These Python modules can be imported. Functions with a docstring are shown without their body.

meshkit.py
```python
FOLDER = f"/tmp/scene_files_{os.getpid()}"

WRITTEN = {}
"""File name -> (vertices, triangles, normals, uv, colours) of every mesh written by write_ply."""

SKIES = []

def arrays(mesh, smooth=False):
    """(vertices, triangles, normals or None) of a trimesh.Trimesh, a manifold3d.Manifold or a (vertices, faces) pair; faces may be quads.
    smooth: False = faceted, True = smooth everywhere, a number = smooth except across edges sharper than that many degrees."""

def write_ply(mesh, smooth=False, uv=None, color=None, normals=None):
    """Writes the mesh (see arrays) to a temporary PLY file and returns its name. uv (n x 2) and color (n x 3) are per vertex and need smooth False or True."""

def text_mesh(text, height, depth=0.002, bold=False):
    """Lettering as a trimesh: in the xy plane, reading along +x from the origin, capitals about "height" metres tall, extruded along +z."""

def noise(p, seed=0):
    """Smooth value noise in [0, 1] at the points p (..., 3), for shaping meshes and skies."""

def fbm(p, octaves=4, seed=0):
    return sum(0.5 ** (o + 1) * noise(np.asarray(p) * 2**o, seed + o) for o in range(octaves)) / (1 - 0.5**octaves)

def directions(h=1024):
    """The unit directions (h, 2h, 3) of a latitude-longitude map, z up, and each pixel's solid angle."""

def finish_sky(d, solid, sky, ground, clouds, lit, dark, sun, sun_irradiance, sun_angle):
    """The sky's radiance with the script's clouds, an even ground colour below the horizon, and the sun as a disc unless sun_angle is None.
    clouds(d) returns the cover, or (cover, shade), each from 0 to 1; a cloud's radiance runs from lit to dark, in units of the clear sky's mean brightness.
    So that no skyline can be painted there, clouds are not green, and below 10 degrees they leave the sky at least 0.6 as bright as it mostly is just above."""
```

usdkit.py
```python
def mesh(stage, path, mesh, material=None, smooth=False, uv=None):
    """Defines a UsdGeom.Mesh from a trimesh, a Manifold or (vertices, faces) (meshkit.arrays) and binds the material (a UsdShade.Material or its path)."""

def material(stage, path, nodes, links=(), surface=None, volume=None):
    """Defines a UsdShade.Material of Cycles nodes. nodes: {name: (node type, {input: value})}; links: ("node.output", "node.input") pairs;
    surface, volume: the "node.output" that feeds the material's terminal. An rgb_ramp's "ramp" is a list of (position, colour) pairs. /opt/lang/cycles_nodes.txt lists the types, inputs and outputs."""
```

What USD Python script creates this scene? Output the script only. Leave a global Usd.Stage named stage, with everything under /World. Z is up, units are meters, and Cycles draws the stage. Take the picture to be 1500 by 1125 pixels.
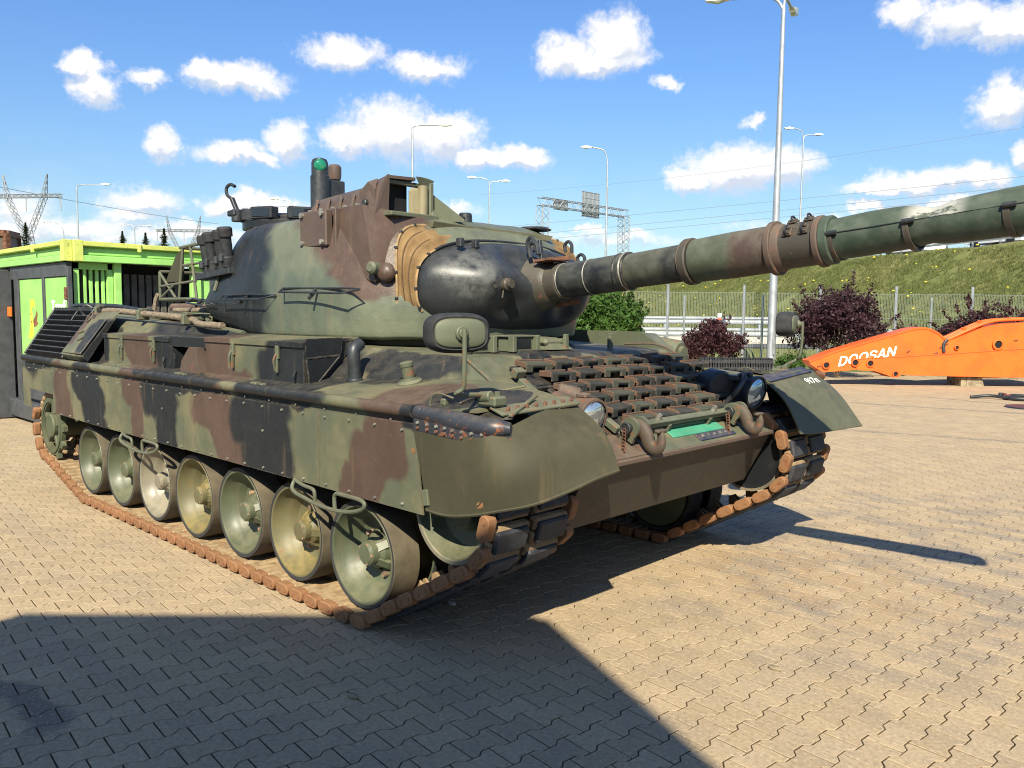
import math, random, numpy as np, trimesh, usdkit, meshkit
from pxr import Usd, UsdGeom, UsdLux, UsdShade, Gf, Sdf, Vt
from trimesh.util import concatenate as cat
from shapely.geometry import Polygon, Point
random.seed(7); rng = np.random.default_rng(7)
stage = Usd.Stage.CreateInMemory()
UsdGeom.SetStageUpAxis(stage, UsdGeom.Tokens.z); UsdGeom.SetStageMetersPerUnit(stage, 1.0)
UsdGeom.Xform.Define(stage, '/World'); UsdGeom.Scope.Define(stage, '/World/Looks')
rad = math.radians
# ---------------------------------------------------------------- camera
EYE = np.array([3.8116, -4.3323, 1.7977]); YAW, PITCH, ROLL = rad(133.668), rad(-4.9348), rad(0.5211)
fw = np.array([math.cos(PITCH)*math.cos(YAW), math.cos(PITCH)*math.sin(YAW), math.sin(PITCH)])
rt0 = np.array([math.sin(YAW), -math.cos(YAW), 0]); up0 = np.cross(rt0, fw)
rt = rt0*math.cos(ROLL)+up0*math.sin(ROLL); up = -rt0*math.sin(ROLL)+up0*math.cos(ROLL)
camera = UsdGeom.Camera.Define(stage, '/World/camera')
m = Gf.Matrix4d(*[float(v) for v in (*rt, 0, *up, 0, *(-fw), 0, *EYE, 1)])
camera.AddTransformOp().Set(m)
camera.CreateHorizontalApertureAttr(36.0); camera.CreateVerticalApertureAttr(27.0)
camera.CreateFocalLengthAttr(36.0*1197.1/1500.0); camera.CreateClippingRangeAttr(Gf.Vec2f(0.05, 5000))
camera.CreateExposureAttr(1.0)
# ---------------------------------------------------------------- sun and sky
SUN_EL = rad(39.0); SUN_TO = np.array([math.cos(SUN_EL)*0.602, -math.cos(SUN_EL)*0.7986, math.sin(SUN_EL)])
sun = UsdLux.DistantLight.Define(stage, '/World/sun')
sun.CreateIntensityAttr(1.25); sun.CreateAngleAttr(0.53); sun.CreateNormalizeAttr(True); sun.CreateColorAttr(Gf.Vec3f(1.0, 0.925, 0.72))
zx = SUN_TO/np.linalg.norm(SUN_TO); xx = np.cross([0, 0, 1], zx); xx /= np.linalg.norm(xx); yx = np.cross(zx, xx)
sun.AddTransformOp().Set(Gf.Matrix4d(*[float(v) for v in (*xx, 0, *yx, 0, *zx, 0, 0, 0, 0, 1)]))

class G:
    """A small shader graph: every call adds a node and returns its name."""
    def __init__(s): s.n, s.l, s.k = {}, [], 0
    def add(s, kind, links=None, **v):
        s.k += 1; name = 'n%d' % s.k; s.n[name] = (kind, v)
        for sock, src in (links or {}).items():
            if src is None: continue
            if isinstance(src, str): s.l.append((src, name+'.'+sock))
            else: s.n[name][1][sock] = src
        return name
    def math(s, op, a, b=0.0, c=0.0, clamp=False):
        return s.add('math', dict(value1=a, value2=b, value3=c), math_type=op, use_clamp=clamp)+'.value'
    def vm(s, op, a, b=(0, 0, 0), out='vector'):
        return s.add('vector_math', dict(vector1=a, vector2=b), math_type=op)+'.'+out
    def noise(s, vec, scale, detail=3, rough=.55, dist=0.0, out='fac'):
        return s.add('noise_texture', dict(vector=vec), scale=scale, detail=detail, roughness=rough, distortion=dist)+'.'+out
    def mapr(s, v, a, b, c=0.0, d=1.0, kind='smoothstep'):
        return s.add('map_range', dict(value=v), range_type=kind, from_min=a, from_max=b, to_min=c, to_max=d, clamp=True)+'.result'
    def mix(s, fac, a, b, kind='mix'):
        return s.add('mix_color', dict(fac=fac, a=a, b=b), blend_type=kind)+'.result'
    def xyz(s, v):
        n = s.add('separate_xyz', dict(vector=v)); return n+'.x', n+'.y', n+'.z'
    def comb(s, x, y, z): return s.add('combine_xyz', dict(x=x, y=y, z=z))+'.vector'
    def pos(s):
        if not hasattr(s, '_p'): s._p = s.add('geometry')
        return s._p+'.position'
    def nrm(s): s.pos(); return s._p+'.normal'
    def bump(s, h, strength=.3, dist=.01): return s.add('bump', dict(height=h), strength=strength, distance=dist)+'.normal'
    def pbsdf(s, **links): return s.add('principled_bsdf', links)+'.BSDF'
    def make(s, name, surface=None, volume=None):
        return usdkit.material(stage, '/World/Looks/'+name, s.n, s.l, surface=surface, volume=volume)

CLOUDS = [(2.2702, 0.2984, 0.0439, 0.0278, 1.00), (2.2158, 0.3088, 0.0523, 0.0425, 1.00), (2.2314, 0.2907, 0.0848, 0.0213, 1.00), (1.8987, 0.3133, 0.0341, 0.0251, 1.00), (1.8529, 0.3009, 0.0511, 0.0320, 1.00), (1.8063, 0.2910, 0.0483, 0.0275, 1.00), (1.8066, 0.2211, 0.0365, 0.0294, 1.00), (1.7875, 0.1683, 0.0169, 0.0200, 1.00), (2.6538, 0.2579, 0.0704, 0.0254, 1.00), (2.6861, 0.2631, 0.0325, 0.0140, 1.00), (2.5323, 0.2913, 0.0633, 0.0241, 1.00), (2.4374, 0.2824, 0.0586, 0.0213, 1.00), (2.7457, 0.2485, 0.0308, 0.0147, 0.80), (2.8083, 0.2495, 0.0341, 0.0171, 1.00), (2.7960, 0.2318, 0.0309, 0.0239, 1.00), (2.7269, 0.1805, 0.0291, 0.0217, 1.00), (2.5951, 0.1966, 0.0340, 0.0290, 1.00), (2.6517, 0.1767, 0.0597, 0.0173, 1.00), (2.4776, 0.2121, 0.0739, 0.0445, 1.00), (2.4172, 0.2065, 0.0556, 0.0384, 1.00), (2.5253, 0.1988, 0.0435, 0.0231, 1.00), (2.3763, 0.1843, 0.0492, 0.0193, 1.00), (2.3231, 0.1857, 0.0429, 0.0193, 1.00), (2.0710, 0.1688, 0.0795, 0.0351, 1.00), (2.0183, 0.1675, 0.0577, 0.0285, 1.00), (2.1249, 0.1567, 0.0367, 0.0209, 1.00), (1.8482, 0.1492, 0.0495, 0.0208, 1.00), (1.8905, 0.1441, 0.0603, 0.0193, 1.00), (1.9207, 0.1371, 0.0488, 0.0117, 1.00), (1.8198, 0.1466, 0.0272, 0.0204, 1.00), (2.0537, 0.2164, 0.0198, 0.0082, 0.70), (2.1529, 0.2617, 0.0253, 0.0095, 0.80), (2.6379, 0.1212, 0.0675, 0.0204, 1.00), (2.6676, 0.1182, 0.0378, 0.0162, 1.00), (2.7670, 0.0981, 0.0521, 0.0155, 0.70), (2.7009, 0.0879, 0.0551, 0.0120, 0.70), (2.8639, 0.0937, 0.0548, 0.0184, 0.60), (2.4088, 0.1247, 0.0465, 0.0128, 0.70), (2.1831, 0.0963, 0.0269, 0.0106, 0.80), (2.2441, 0.1013, 0.0231, 0.0085, 0.80), (1.9337, 0.1187, 0.0197, 0.0089, 0.80), (2.8755, 0.1067, 0.0463, 0.0274, 0.60), (2.7400, 0.0787, 0.0800, 0.0138, 0.60), (2.8202, 0.0857, 0.0932, 0.0159, 0.70), (2.7529, 0.1150, 0.0636, 0.0226, 0.80), (2.8764, 0.0825, 0.0477, 0.0154, 0.70), (2.5536, 0.1153, 0.0728, 0.0176, 0.60), (2.6902, 0.0808, 0.1146, 0.0148, 0.60), (2.7944, 0.0748, 0.0783, 0.0121, 0.60), (2.2113, 0.0900, 0.1288, 0.0112, 0.50), (1.9938, 0.1027, 0.1160, 0.0127, 0.50), (1.8435, 0.1188, 0.1014, 0.0139, 0.60)]
def build_sky():
    g = G()
    sky = g.add('sky_texture', sky_type='single_scattering', sun_disc=False, sun_elevation=SUN_EL, sun_rotation=math.atan2(SUN_TO[0], SUN_TO[1]), altitude=150.0, air_density=1.0, aerosol_density=1.0, ozone_density=1.6)+'.color'
    d = g.add('texture_coordinate')+'.generated'
    x, y, z = g.xyz(d)
    az = g.math('arctan2', y, x); el = g.math('arcsine', z)
    p = g.comb(az, el, 0.0)
    w1 = g.noise(p, 16, 6, .6, out='color'); w2 = g.noise(p, 60, 6, .6, out='color')
    def warp(q):
        q = g.vm('add', q, g.vm('multiply', g.vm('subtract', w1, (.5, .5, .5)), (.060, .046, 0)))
        return g.vm('add', q, g.vm('multiply', g.vm('subtract', w2, (.5, .5, .5)), (.024, .020, 0)))
    def field(q):
        best = None
        for a, e, w, h, amp in CLOUDS:
            L = g.vm('length', g.vm('multiply', g.vm('subtract', q, (a, e, 0)), (1/w, 1/h, 0)), out='value')
            v = g.math('multiply_add', L, -amp, amp)
            best = v if best is None else g.math('maximum', best, v)
        return best
    q = warp(p)
    F = field(q)
    U = field(g.vm('add', q, (0.004, .013, 0)))
    # elsewhere in the sky the same kind of small clouds go on
    sc = g.noise(g.vm('multiply', p, (1, 1.9, 1)), 7.0, 7, .6)
    out_v = g.math('maximum', g.mapr(az, 2.95, 3.05), g.math('maximum', g.mapr(az, 1.72, 1.62), g.mapr(el, .40, .50)))
    el_ok = g.mapr(el, .02, .06)
    cov2 = g.math('multiply', g.math('multiply', g.mapr(sc, .60, .70), out_v), el_ok)
    fine = g.noise(p, 110, 5, .65)
    Fn = g.math('add', F, g.math('multiply', g.math('subtract', fine, .5), .55))
    cov = g.math('maximum', g.mapr(Fn, .0, .60), g.math('multiply', cov2, .95))
    # thin veil low down
    veil = g.math('multiply', g.mapr(el, .22, .0), g.mapr(g.noise(g.vm('multiply', p, (1, 2.5, 1)), 9, 5, .6), .42, .78, 0, .42))
    shade = g.mapr(g.math('subtract', U, F), -.10, .28)
    lit = g.mix(shade, (10.5, 10.3, 10.2), (6.6, 7.3, 8.6))
    sky2 = g.mix(1.0, sky, g.mix(g.mapr(el, .02, .38), (1.10, 1.26, 1.30), (.94, 1.34, 1.82)), 'multiply')
    c = g.mix(veil, sky2, (7.5, 8.4, 9.4))
    c = g.mix(cov, c, lit)
    return g.make('sky_dome', g.add('background_shader', dict(color=c), strength=0.052)+'.background')
dome = UsdLux.DomeLight.Define(stage, '/World/sky')
UsdShade.MaterialBindingAPI.Apply(dome.GetPrim()).Bind(build_sky())
dome.GetPrim().SetCustomDataByKey('kind', 'structure')

# ---------------------------------------------------------------- scene helpers
_used = {}
def fresh(parent, name):
    k = (parent, name); n = _used.get(k, 0); _used[k] = n+1
    return parent+'/'+(name if n == 0 else '%s_%03d' % (name, n))
def meta(prim, **kw):
    for k, v in kw.items():
        if v: prim.SetCustomDataByKey(k, v)
ORIGIN = {}
def thing(name, label, category, loc=(0, 0, 0), rz=0.0, group=None):
    path = fresh('/World', name)
    x = UsdGeom.Xform.Define(stage, path); x.AddTranslateOp().Set(Gf.Vec3d(*map(float, loc)))
    if rz: x.AddRotateZOp().Set(math.degrees(rz))
    ORIGIN[path] = np.array(loc, float)
    meta(x.GetPrim(), label=label, category=category, group=group)
    return path
def copy_of(path, label, loc, rz=0.0, group=None, category=None):
    src = stage.GetPrimAtPath(path); name = path.split('/')[-1]
    p = fresh('/World', name); x = UsdGeom.Xform.Define(stage, p)
    x.GetPrim().GetReferences().AddInternalReference(src.GetPath())
    x.ClearXformOpOrder(); x.AddTranslateOp().Set(Gf.Vec3d(*map(float, loc)))
    x.AddRotateZOp().Set(math.degrees(rz)); x.SetXformOpOrder(x.GetOrderedXformOps()[-2:] if len(x.GetOrderedXformOps()) > 2 else x.GetOrderedXformOps())
    was = src.GetCustomData()
    meta(x.GetPrim(), label=label, category=category or was.get('category'), group=group or was.get('group'))
    x.GetPrim().SetInstanceable(True)
    return p
def group_part(parent, name, label=None):
    p = fresh(parent, name); x = UsdGeom.Xform.Define(stage, p); meta(x.GetPrim(), label=label)
    ORIGIN[p] = None
    return p
def origin(path):
    while path and path != '/World':
        if ORIGIN.get(path) is not None: return ORIGIN[path]
        path = path.rsplit('/', 1)[0]
    return np.zeros(3)
def part(parent, name, mesh, mat, smooth=35, label=None, kind=None, world=True):
    """One Mesh prim under a thing or a part; vertices are given in world space (in the thing's own space if world is False)."""
    p = fresh(parent, name)
    if isinstance(mesh, list): mesh = cat(mesh)
    v, f = np.array(mesh.vertices), np.array(mesh.faces)
    if world: v = v-origin(parent)
    u = usdkit.mesh(stage, p, (v, f), mat, smooth=smooth)
    meta(u.GetPrim(), label=label, kind=kind)
    return p
def top(name, mesh, mat, label=None, category=None, group=None, kind=None, smooth=35):
    p = part('/World', name, mesh, mat, smooth); meta(stage.GetPrimAtPath(p), label=label, category=category, group=group, kind=kind)
    return p
# ---------------------------------------------------------------- shapes
def hull(pts): return trimesh.convex.convex_hull(np.array(pts, float))
def box(c, s, b=.004, R=None):
    c = np.array(c, float); h = np.array(s, float)/2; b = min(b, *(h*.9)); P = []
    for sx in (-1, 1):
        for sy in (-1, 1):
            for sz in (-1, 1):
                for k in range(3):
                    q = h-b; q[k] = h[k]; P.append(q*[sx, sy, sz])
    if b <= 0: P = [h*[a, d, e] for a in (-1, 1) for d in (-1, 1) for e in (-1, 1)]
    P = np.array(P)
    if R is not None: P = P@np.array(R).T
    return hull(P+c)
def basis(d, upv=(0, 0, 1)):
    """Rotation whose x axis runs along d."""
    d = np.array(d, float); d /= np.linalg.norm(d); u = np.array(upv, float)
    y = np.cross(u, d)
    if np.linalg.norm(y) < 1e-6: y = np.cross([0, 1, 0], d)
    y /= np.linalg.norm(y); z = np.cross(d, y)
    return np.stack([d, y, z], 1)
def beam(a, b, w, h, bev=.003, upv=(0, 0, 1)):
    a, b = np.array(a, float), np.array(b, float); L = np.linalg.norm(b-a)
    return box((a+b)/2, (L, w, h), bev, basis(b-a, upv))
def lathe(prof, a, d, n=32, close=False):
    """Revolve (r, t) points about the line from a along unit d."""
    d = np.array(d, float); d /= np.linalg.norm(d); B = basis(d); V, F = [], []
    th = np.arange(n)*2*math.pi/n
    for r, t in prof:
        V.append(np.array(a)+d*t+np.outer(np.cos(th)*r, B[:, 1])+np.outer(np.sin(th)*r, B[:, 2]))
    V = np.vstack(V); m_ = len(prof)
    for i in range(m_-1 if not close else m_):
        i2 = (i+1) % m_
        for j in range(n):
            k = (j+1) % n
            F += [[i*n+j, i*n+k, i2*n+k], [i*n+j, i2*n+k, i2*n+j]]
    return trimesh.Trimesh(V, F, process=False)
def cyl(a, b, r, r2=None, n=20, bev=.0):
    a, b = np.array(a, float), np.array(b, float); L = np.linalg.norm(b-a); r2 = r if r2 is None else r2
    return lathe([(0.0001, 0), (r-bev, 0), (r, bev), (r2, L-bev), (r2-bev, L), (0.0001, L)], a, b-a, n)
def tube(pts, r, n=10, caps=True, rs=None):
    P = np.array(pts, float); T = np.gradient(P, axis=0); T /= np.maximum(np.linalg.norm(T, axis=1, keepdims=True), 1e-9)
    u = np.cross(T[0], [0, 0, 1.0])
    if np.linalg.norm(u) < 1e-3: u = np.cross(T[0], [0, 1.0, 0])
    V, F = [], []; th = np.arange(n)*2*math.pi/n
    for i in range(len(P)):
        u = u-T[i]*(u@T[i]); u /= np.linalg.norm(u); w = np.cross(T[i], u); rr = r if rs is None else rs[i]
        V.append(P[i]+np.outer(np.cos(th)*rr, u)+np.outer(np.sin(th)*rr, w))
    for i in range(len(P)-1):
        for j in range(n):
            k = (j+1) % n; a, b = i*n, (i+1)*n
            F += [[a+j, a+k, b+k], [a+j, b+k, b+j]]
    V = np.vstack(V)
    if caps:
        c0 = len(V); V = np.vstack([V, P[0], P[-1]]); e = (len(P)-1)*n
        for j in range(n):
            k = (j+1) % n; F += [[c0, k+0, j+0], [c0+1, e+j, e+k]]
    return trimesh.Trimesh(V, F, process=False)
def smooth_path(pts, k=6):
    """Catmull-Rom through the points."""
    P = np.array(pts, float); P = np.vstack([2*P[0]-P[1], P, 2*P[-1]-P[-2]]); out = []
    for i in range(1, len(P)-2):
        for t in np.linspace(0, 1, k, endpoint=False):
            a, b, c, d = P[i-1], P[i], P[i+1], P[i+2]
            out.append(.5*((2*b)+(c-a)*t+(2*a-5*b+4*c-d)*t*t+(-a+3*b-3*c+d)*t**3))
    out.append(P[-2]); return np.array(out)
def sheet(grid, th=.01):
    """A closed plate over a grid of points (rows x cols x 3)."""
    g_ = np.array(grid, float); R_, C_ = g_.shape[:2]
    du = np.gradient(g_, axis=0); dv = np.gradient(g_, axis=1); n_ = np.cross(du, dv); n_ /= np.maximum(np.linalg.norm(n_, axis=2, keepdims=True), 1e-9)
    V = np.vstack([(g_+n_*th/2).reshape(-1, 3), (g_-n_*th/2).reshape(-1, 3)]); N = R_*C_; F = []
    ix = lambda i, j: i*C_+j
    for i in range(R_-1):
        for j in range(C_-1):
            a, b, c, d = ix(i, j), ix(i+1, j), ix(i+1, j+1), ix(i, j+1)
            F += [[a, b, c], [a, c, d], [N+a, N+c, N+b], [N+a, N+d, N+c]]
    def edge(p, q): F.extend([[p, N+p, N+q], [p, N+q, q]])
    for j in range(C_-1): edge(ix(0, j+1), ix(0, j)); edge(ix(R_-1, j), ix(R_-1, j+1))
    for i in range(R_-1): edge(ix(i, 0), ix(i+1, 0)); edge(ix(i+1, C_-1), ix(i, C_-1))
    m_ = trimesh.Trimesh(V, F, process=False)
    if m_.volume < 0: m_.invert()
    return m_
def prism(poly, th, o, ex, ey, ez):
    """Extrude a 2D polygon (list or shapely) by th along ez; 2D axes ex, ey at o."""
    P = poly if isinstance(poly, Polygon) else Polygon(poly)
    m_ = trimesh.creation.extrude_polygon(P.buffer(0), th, engine='earcut')
    V = np.array(m_.vertices); m_.vertices = np.array(o)+np.outer(V[:, 0], ex)+np.outer(V[:, 1], ey)+np.outer(V[:, 2], ez)
    if np.dot(np.cross(ex, ey), ez) < 0: m_.invert()
    return m_
def mirror_y(mesh):
    m_ = mesh.copy(); m_.vertices = m_.vertices*[1, -1, 1]; m_.invert(); return m_
def grid_lerp(curves, k):
    """Rows interpolated through the given curves (each cols x 3)."""
    C_ = np.array(curves, float); cols = [smooth_path(C_[:, j], k) for j in range(C_.shape[1])]
    return np.stack(cols, 1)
# ---------------------------------------------------------------- materials
GREEN, OLIVE, BROWN, BLACK = (.082, .090, .057), (.112, .102, .057), (.066, .039, .029), (.0070, .0085, .0110)
BR = [(-4.66,-1.69,.98,.22,.5,.40),(-4.50,-1.69,.80,.16,.5,.12), (-2.98,-1.69,1.2,.24,.5,.16),(-2.86,-1.69,.95,.13,.5,.30), (-1.62,-1.69,1.12,.30,.5,.20),(-1.40,-1.69,.95,.22,.5,.25),(-1.20,-1.69,.76,.17,.5,.2), (.38,-1.69,1.12,.17,.6,.22),(.20,-1.69,.92,.16,.5,.22),(.06,-1.69,.74,.14,.5,.2),  (-3.35,-1.5,1.50,.26,.25,.20),(-3.10,-1.5,1.34,.22,.25,.14),(-1.90,-1.5,1.46,.22,.25,.30),(-1.62,-1.5,1.32,.26,.25,.10), (.38,-1.5,1.34,.30,.30,.16),(-4.7,-1.45,1.6,.3,.2,.25),(-3.6,-.9,1.75,.3,.3,.2),  (-.75,-1.0,2.36,.50,.45,.30),(-.62,-1.0,2.10,.42,.4,.20),(-1.0,-1.0,2.55,.60,.5,.22),(-.42,-.95,2.25,.25,.3,.22), (.9,.35,1.3,.2,.2,.2),(1.05,-.75,1.08,.28,.32,.16)]
BK = [(-4.02,-1.69,1.15,.34,.5,.2),(-3.86,-1.69,.95,.30,.5,.22),(-3.72,-1.69,.76,.26,.5,.16), (-2.48,-1.69,1.14,.32,.5,.2),(-2.36,-1.69,.92,.20,.5,.24),(-2.30,-1.69,.74,.14,.5,.2), (-.98,-1.69,1.14,.40,.5,.24),(-.84,-1.69,.92,.32,.5,.24),(-.70,-1.69,.74,.18,.5,.14), (.62,-1.69,1.27,.12,.2,.05),  (-5.45,-1.68,1.30,.62,.12,.10),(-2.25,-1.68,1.31,.85,.12,.10),(-.72,-1.68,1.31,.50,.12,.10),  (-4.15,-1.5,1.5,.22,.2,.3),(-2.55,-1.5,1.5,.42,.25,.35),(-.95,-1.5,1.40,.34,.3,.25),(-.62,-1.4,1.5,.2,.3,.4), (-.15,-1.15,1.47,.45,.24,.10),(.75,-1.5,1.38,.22,.22,.12),(-5.4,-1.4,1.5,.6,.4,.5), (.05,.2,1.56,.5,.9,.06),(-1.5,-1.6,1.28,.35,.1,.06),(-2.6,-1.6,1.28,.3,.1,.06),  (-2.45,-1.0,1.80,.72,.6,.40),(-2.40,-.95,2.15,.66,.6,.34),(-2.46,-.95,2.42,.62,.6,.26),(-3.1,-.7,1.9,.62,.8,.7),(-2.9,-.8,2.4,.5,.6,.3)]
def paint(name, base=None, g1=None, g2=None, rust=.0, dust=.35, rough=.55, chips=.2, fade=.35, bump=.25, dustcol=(.26, .215, .145), camo=False, streak=0.0, spec=.4, edge=0.0, dent=0.0):
    g = G(); p = g.pos()
    n1 = g.noise(p, 2.2, 4, .6); n2 = g.noise(p, 13, 5, .62); n3 = g.noise(p, 70, 3, .6)
    if camo:
        wob = g.vm('multiply', g.vm('subtract', g.noise(p, 3.0, 3, .5, out='color'), (.5, .5, .5)), (.30, .30, .30))
        q = g.vm('add', p, wob)
        def blobs(L):
            best = None
            for (x, y, z, a, b, c) in L:
                v = g.vm('length', g.vm('multiply', g.vm('subtract', q, (x, y, z)), (1/a, 1/b, 1/c)), out='value')
                best = v if best is None else g.math('minimum', best, v)
            return g.mapr(best, 1.14, .90)
        olive = g.mix(g.mapr(n1, .35, .65), g1 or GREEN, g2 or OLIVE)
        col = g.mix(blobs(BR), olive, BROWN); col = g.mix(blobs(BK), col, BLACK)
    else: col = base
    pale = g.mix(.09, g.mix(1.0, col, (1.35, 1.35, 1.35), 'multiply'), (.24, .245, .22))
    col = g.mix(g.math('multiply', g.math('multiply_add', g.mapr(n2, .2, .85), .45, g.math('multiply', g.mapr(n1, .3, .7), .55)), fade), col, pale)
    col = g.mix(g.math('multiply', g.mapr(n1, .62, .40), .30), col, g.mix(.55, col, (.02, .021, .02)))
    nx, ny, nz = g.xyz(g.nrm())
    upf = g.mapr(nz, .15, .95)
    df = g.math('multiply', g.math('multiply', upf, g.mapr(n2, .25, .70)), dust)
    df = g.math('maximum', df, g.math('multiply', g.mapr(g.noise(p, 5, 6, .7), .55, .85), dust*.35))
    col = g.mix(df, col, dustcol)
    if streak:
        st = g.noise(g.vm('multiply', p, (14, 14, 1.3)), 1.0, 4, .6)
        col = g.mix(g.math('multiply', g.mapr(st, .55, .75), streak), col, (.20, .13, .07))
    if chips:
        ch = g.math('multiply', g.mapr(g.noise(p, 48, 5, .7), .66, .70), chips)
        col = g.mix(ch, col, (.30, .29, .24))
    if rust:
        rn = g.math('multiply', g.mapr(g.noise(p, 19, 7, .72), .60-.12*rust, .66-.10*rust), min(1, .4+rust))
        col = g.mix(rn, col, g.mix(n3, (.10, .032, .014), (.28, .10, .04)))
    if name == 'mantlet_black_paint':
        cheek_highlight = g.mapr(g.vm('length', g.vm('multiply', g.vm('subtract', p, (-.16, -.56, 2.04)), (2.2, 4.2, 4.6)), out='value'), 1.1, .35)
        col = g.mix(g.math('multiply', g.math('multiply', cheek_highlight, g.mapr(n2, .25, .7)), .75), col, (.135, .135, .13))  # sun highlight on the cheek painted in as grey, mottled like worn paint
    if edge:
        bv = g.add('bevel', samples=4, radius=.012)+'.bevel'
        ed = g.math('subtract', 1.0, g.vm('dot_product', bv, g.nrm(), out='value'))
        ed = g.math('multiply', g.mapr(ed, .015, .10), g.mapr(g.noise(p, 22, 6, .7), .44, .60))
        col = g.mix(g.math('multiply', ed, edge), col, g.mix(n3, (.075, .036, .020), (.19, .17, .14)))
    ro = g.math('add', rough, g.math('multiply', g.math('subtract', n2, .5), .35), clamp=True)
    h = g.math('add', g.math('multiply', n3, .4), n2)
    if dent: h = g.math('add', h, g.math('multiply', g.noise(p, 3.2, 2, .5), dent))
    b = g.add('principled_bsdf', dict(base_color=col, roughness=ro, normal=g.bump(h, bump, .004)), specular_ior_level=spec)+'.BSDF'
    return g.make(name, b)
M = {}
def plain(name, col, rough=.5, var=.25, scale=12, metallic=0.0, bump=0.0, spec=.5, dark=None):
    g = G(); p = g.pos(); n = g.noise(p, scale, 5, .6)
    dk = dark or tuple(c*(1-var) for c in col); lt = tuple(min(1, c*(1+var)) for c in col)
    c = g.mix(g.mapr(n, .3, .7), dk, lt)
    kw = dict(base_color=c, roughness=g.math('add', rough, g.math('multiply', g.math('subtract', n, .5), .25), clamp=True))
    if bump: kw['normal'] = g.bump(g.noise(p, scale*5, 4, .6), bump, .004)
    return g.make(name, g.add('principled_bsdf', kw, metallic=metallic, specular_ior_level=spec)+'.BSDF')
M['camo'] = paint('camo_paint', camo=True, spec=.32, dust=.12, chips=.45, fade=.50, streak=.22, edge=.75, dent=5.0)
M['cast'] = paint('cast_camo_paint', camo=True, g1=(.076, .092, .067), g2=(.095, .104, .068), dust=.14, chips=.35, fade=.60, bump=.85, rough=.44, streak=.20, dent=3.0, edge=.5)
M['green'] = paint('bronze_green_paint', GREEN, edge=.6, dust=.20, chips=.3, fade=.4)
M['olive'] = paint('olive_rubber_paint', (.045, .041, .023), dust=.08, chips=.06, fade=.3, rough=.66, spec=.25, bump=.14, streak=.18, dustcol=(.17, .15, .09))
M['flap_far'] = paint('olive_mudguard_paint', (.062, .064, .040), dust=.15, chips=.1, fade=.3)
M['brown'] = paint('leather_brown_paint', (.072, .048, .038), edge=.5, dust=.12, chips=.15, fade=.4, rust=.12, rough=.42)
M['black'] = paint('tar_black_paint', BLACK, edge=.8, dust=.16, chips=.2, fade=.18, rough=.42)
M['black_rust'] = paint('rusty_black_paint', (.022, .025, .035), dust=.2, chips=.2, rust=.45, rough=.4)
M['green_rust'] = paint('rusty_green_paint', GREEN, dust=.3, chips=.2, rust=.38)
M['brown_rust'] = paint('rusty_brown_paint', (.082, .053, .040), edge=.5, dust=.2, chips=.3, rust=.28, rough=.7)
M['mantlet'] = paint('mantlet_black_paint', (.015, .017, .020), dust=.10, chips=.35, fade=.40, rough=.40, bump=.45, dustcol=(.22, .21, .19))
M['belly'] = paint('belly_brown_paint', (.050, .040, .027), dust=.12, chips=.1, fade=.3, rust=.1, rough=.7)
M['wheel'] = paint('wheel_green_paint', (.064, .074, .042), edge=.5, streak=.2, dust=.30, chips=.2, fade=.5, rough=.45, dustcol=(.25, .215, .13))
M['wheel_tan'] = paint('dusty_wheel_paint', (.165, .148, .108), dust=.4, chips=.1, fade=.5, rough=.4, dustcol=(.36, .31, .22))
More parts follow.
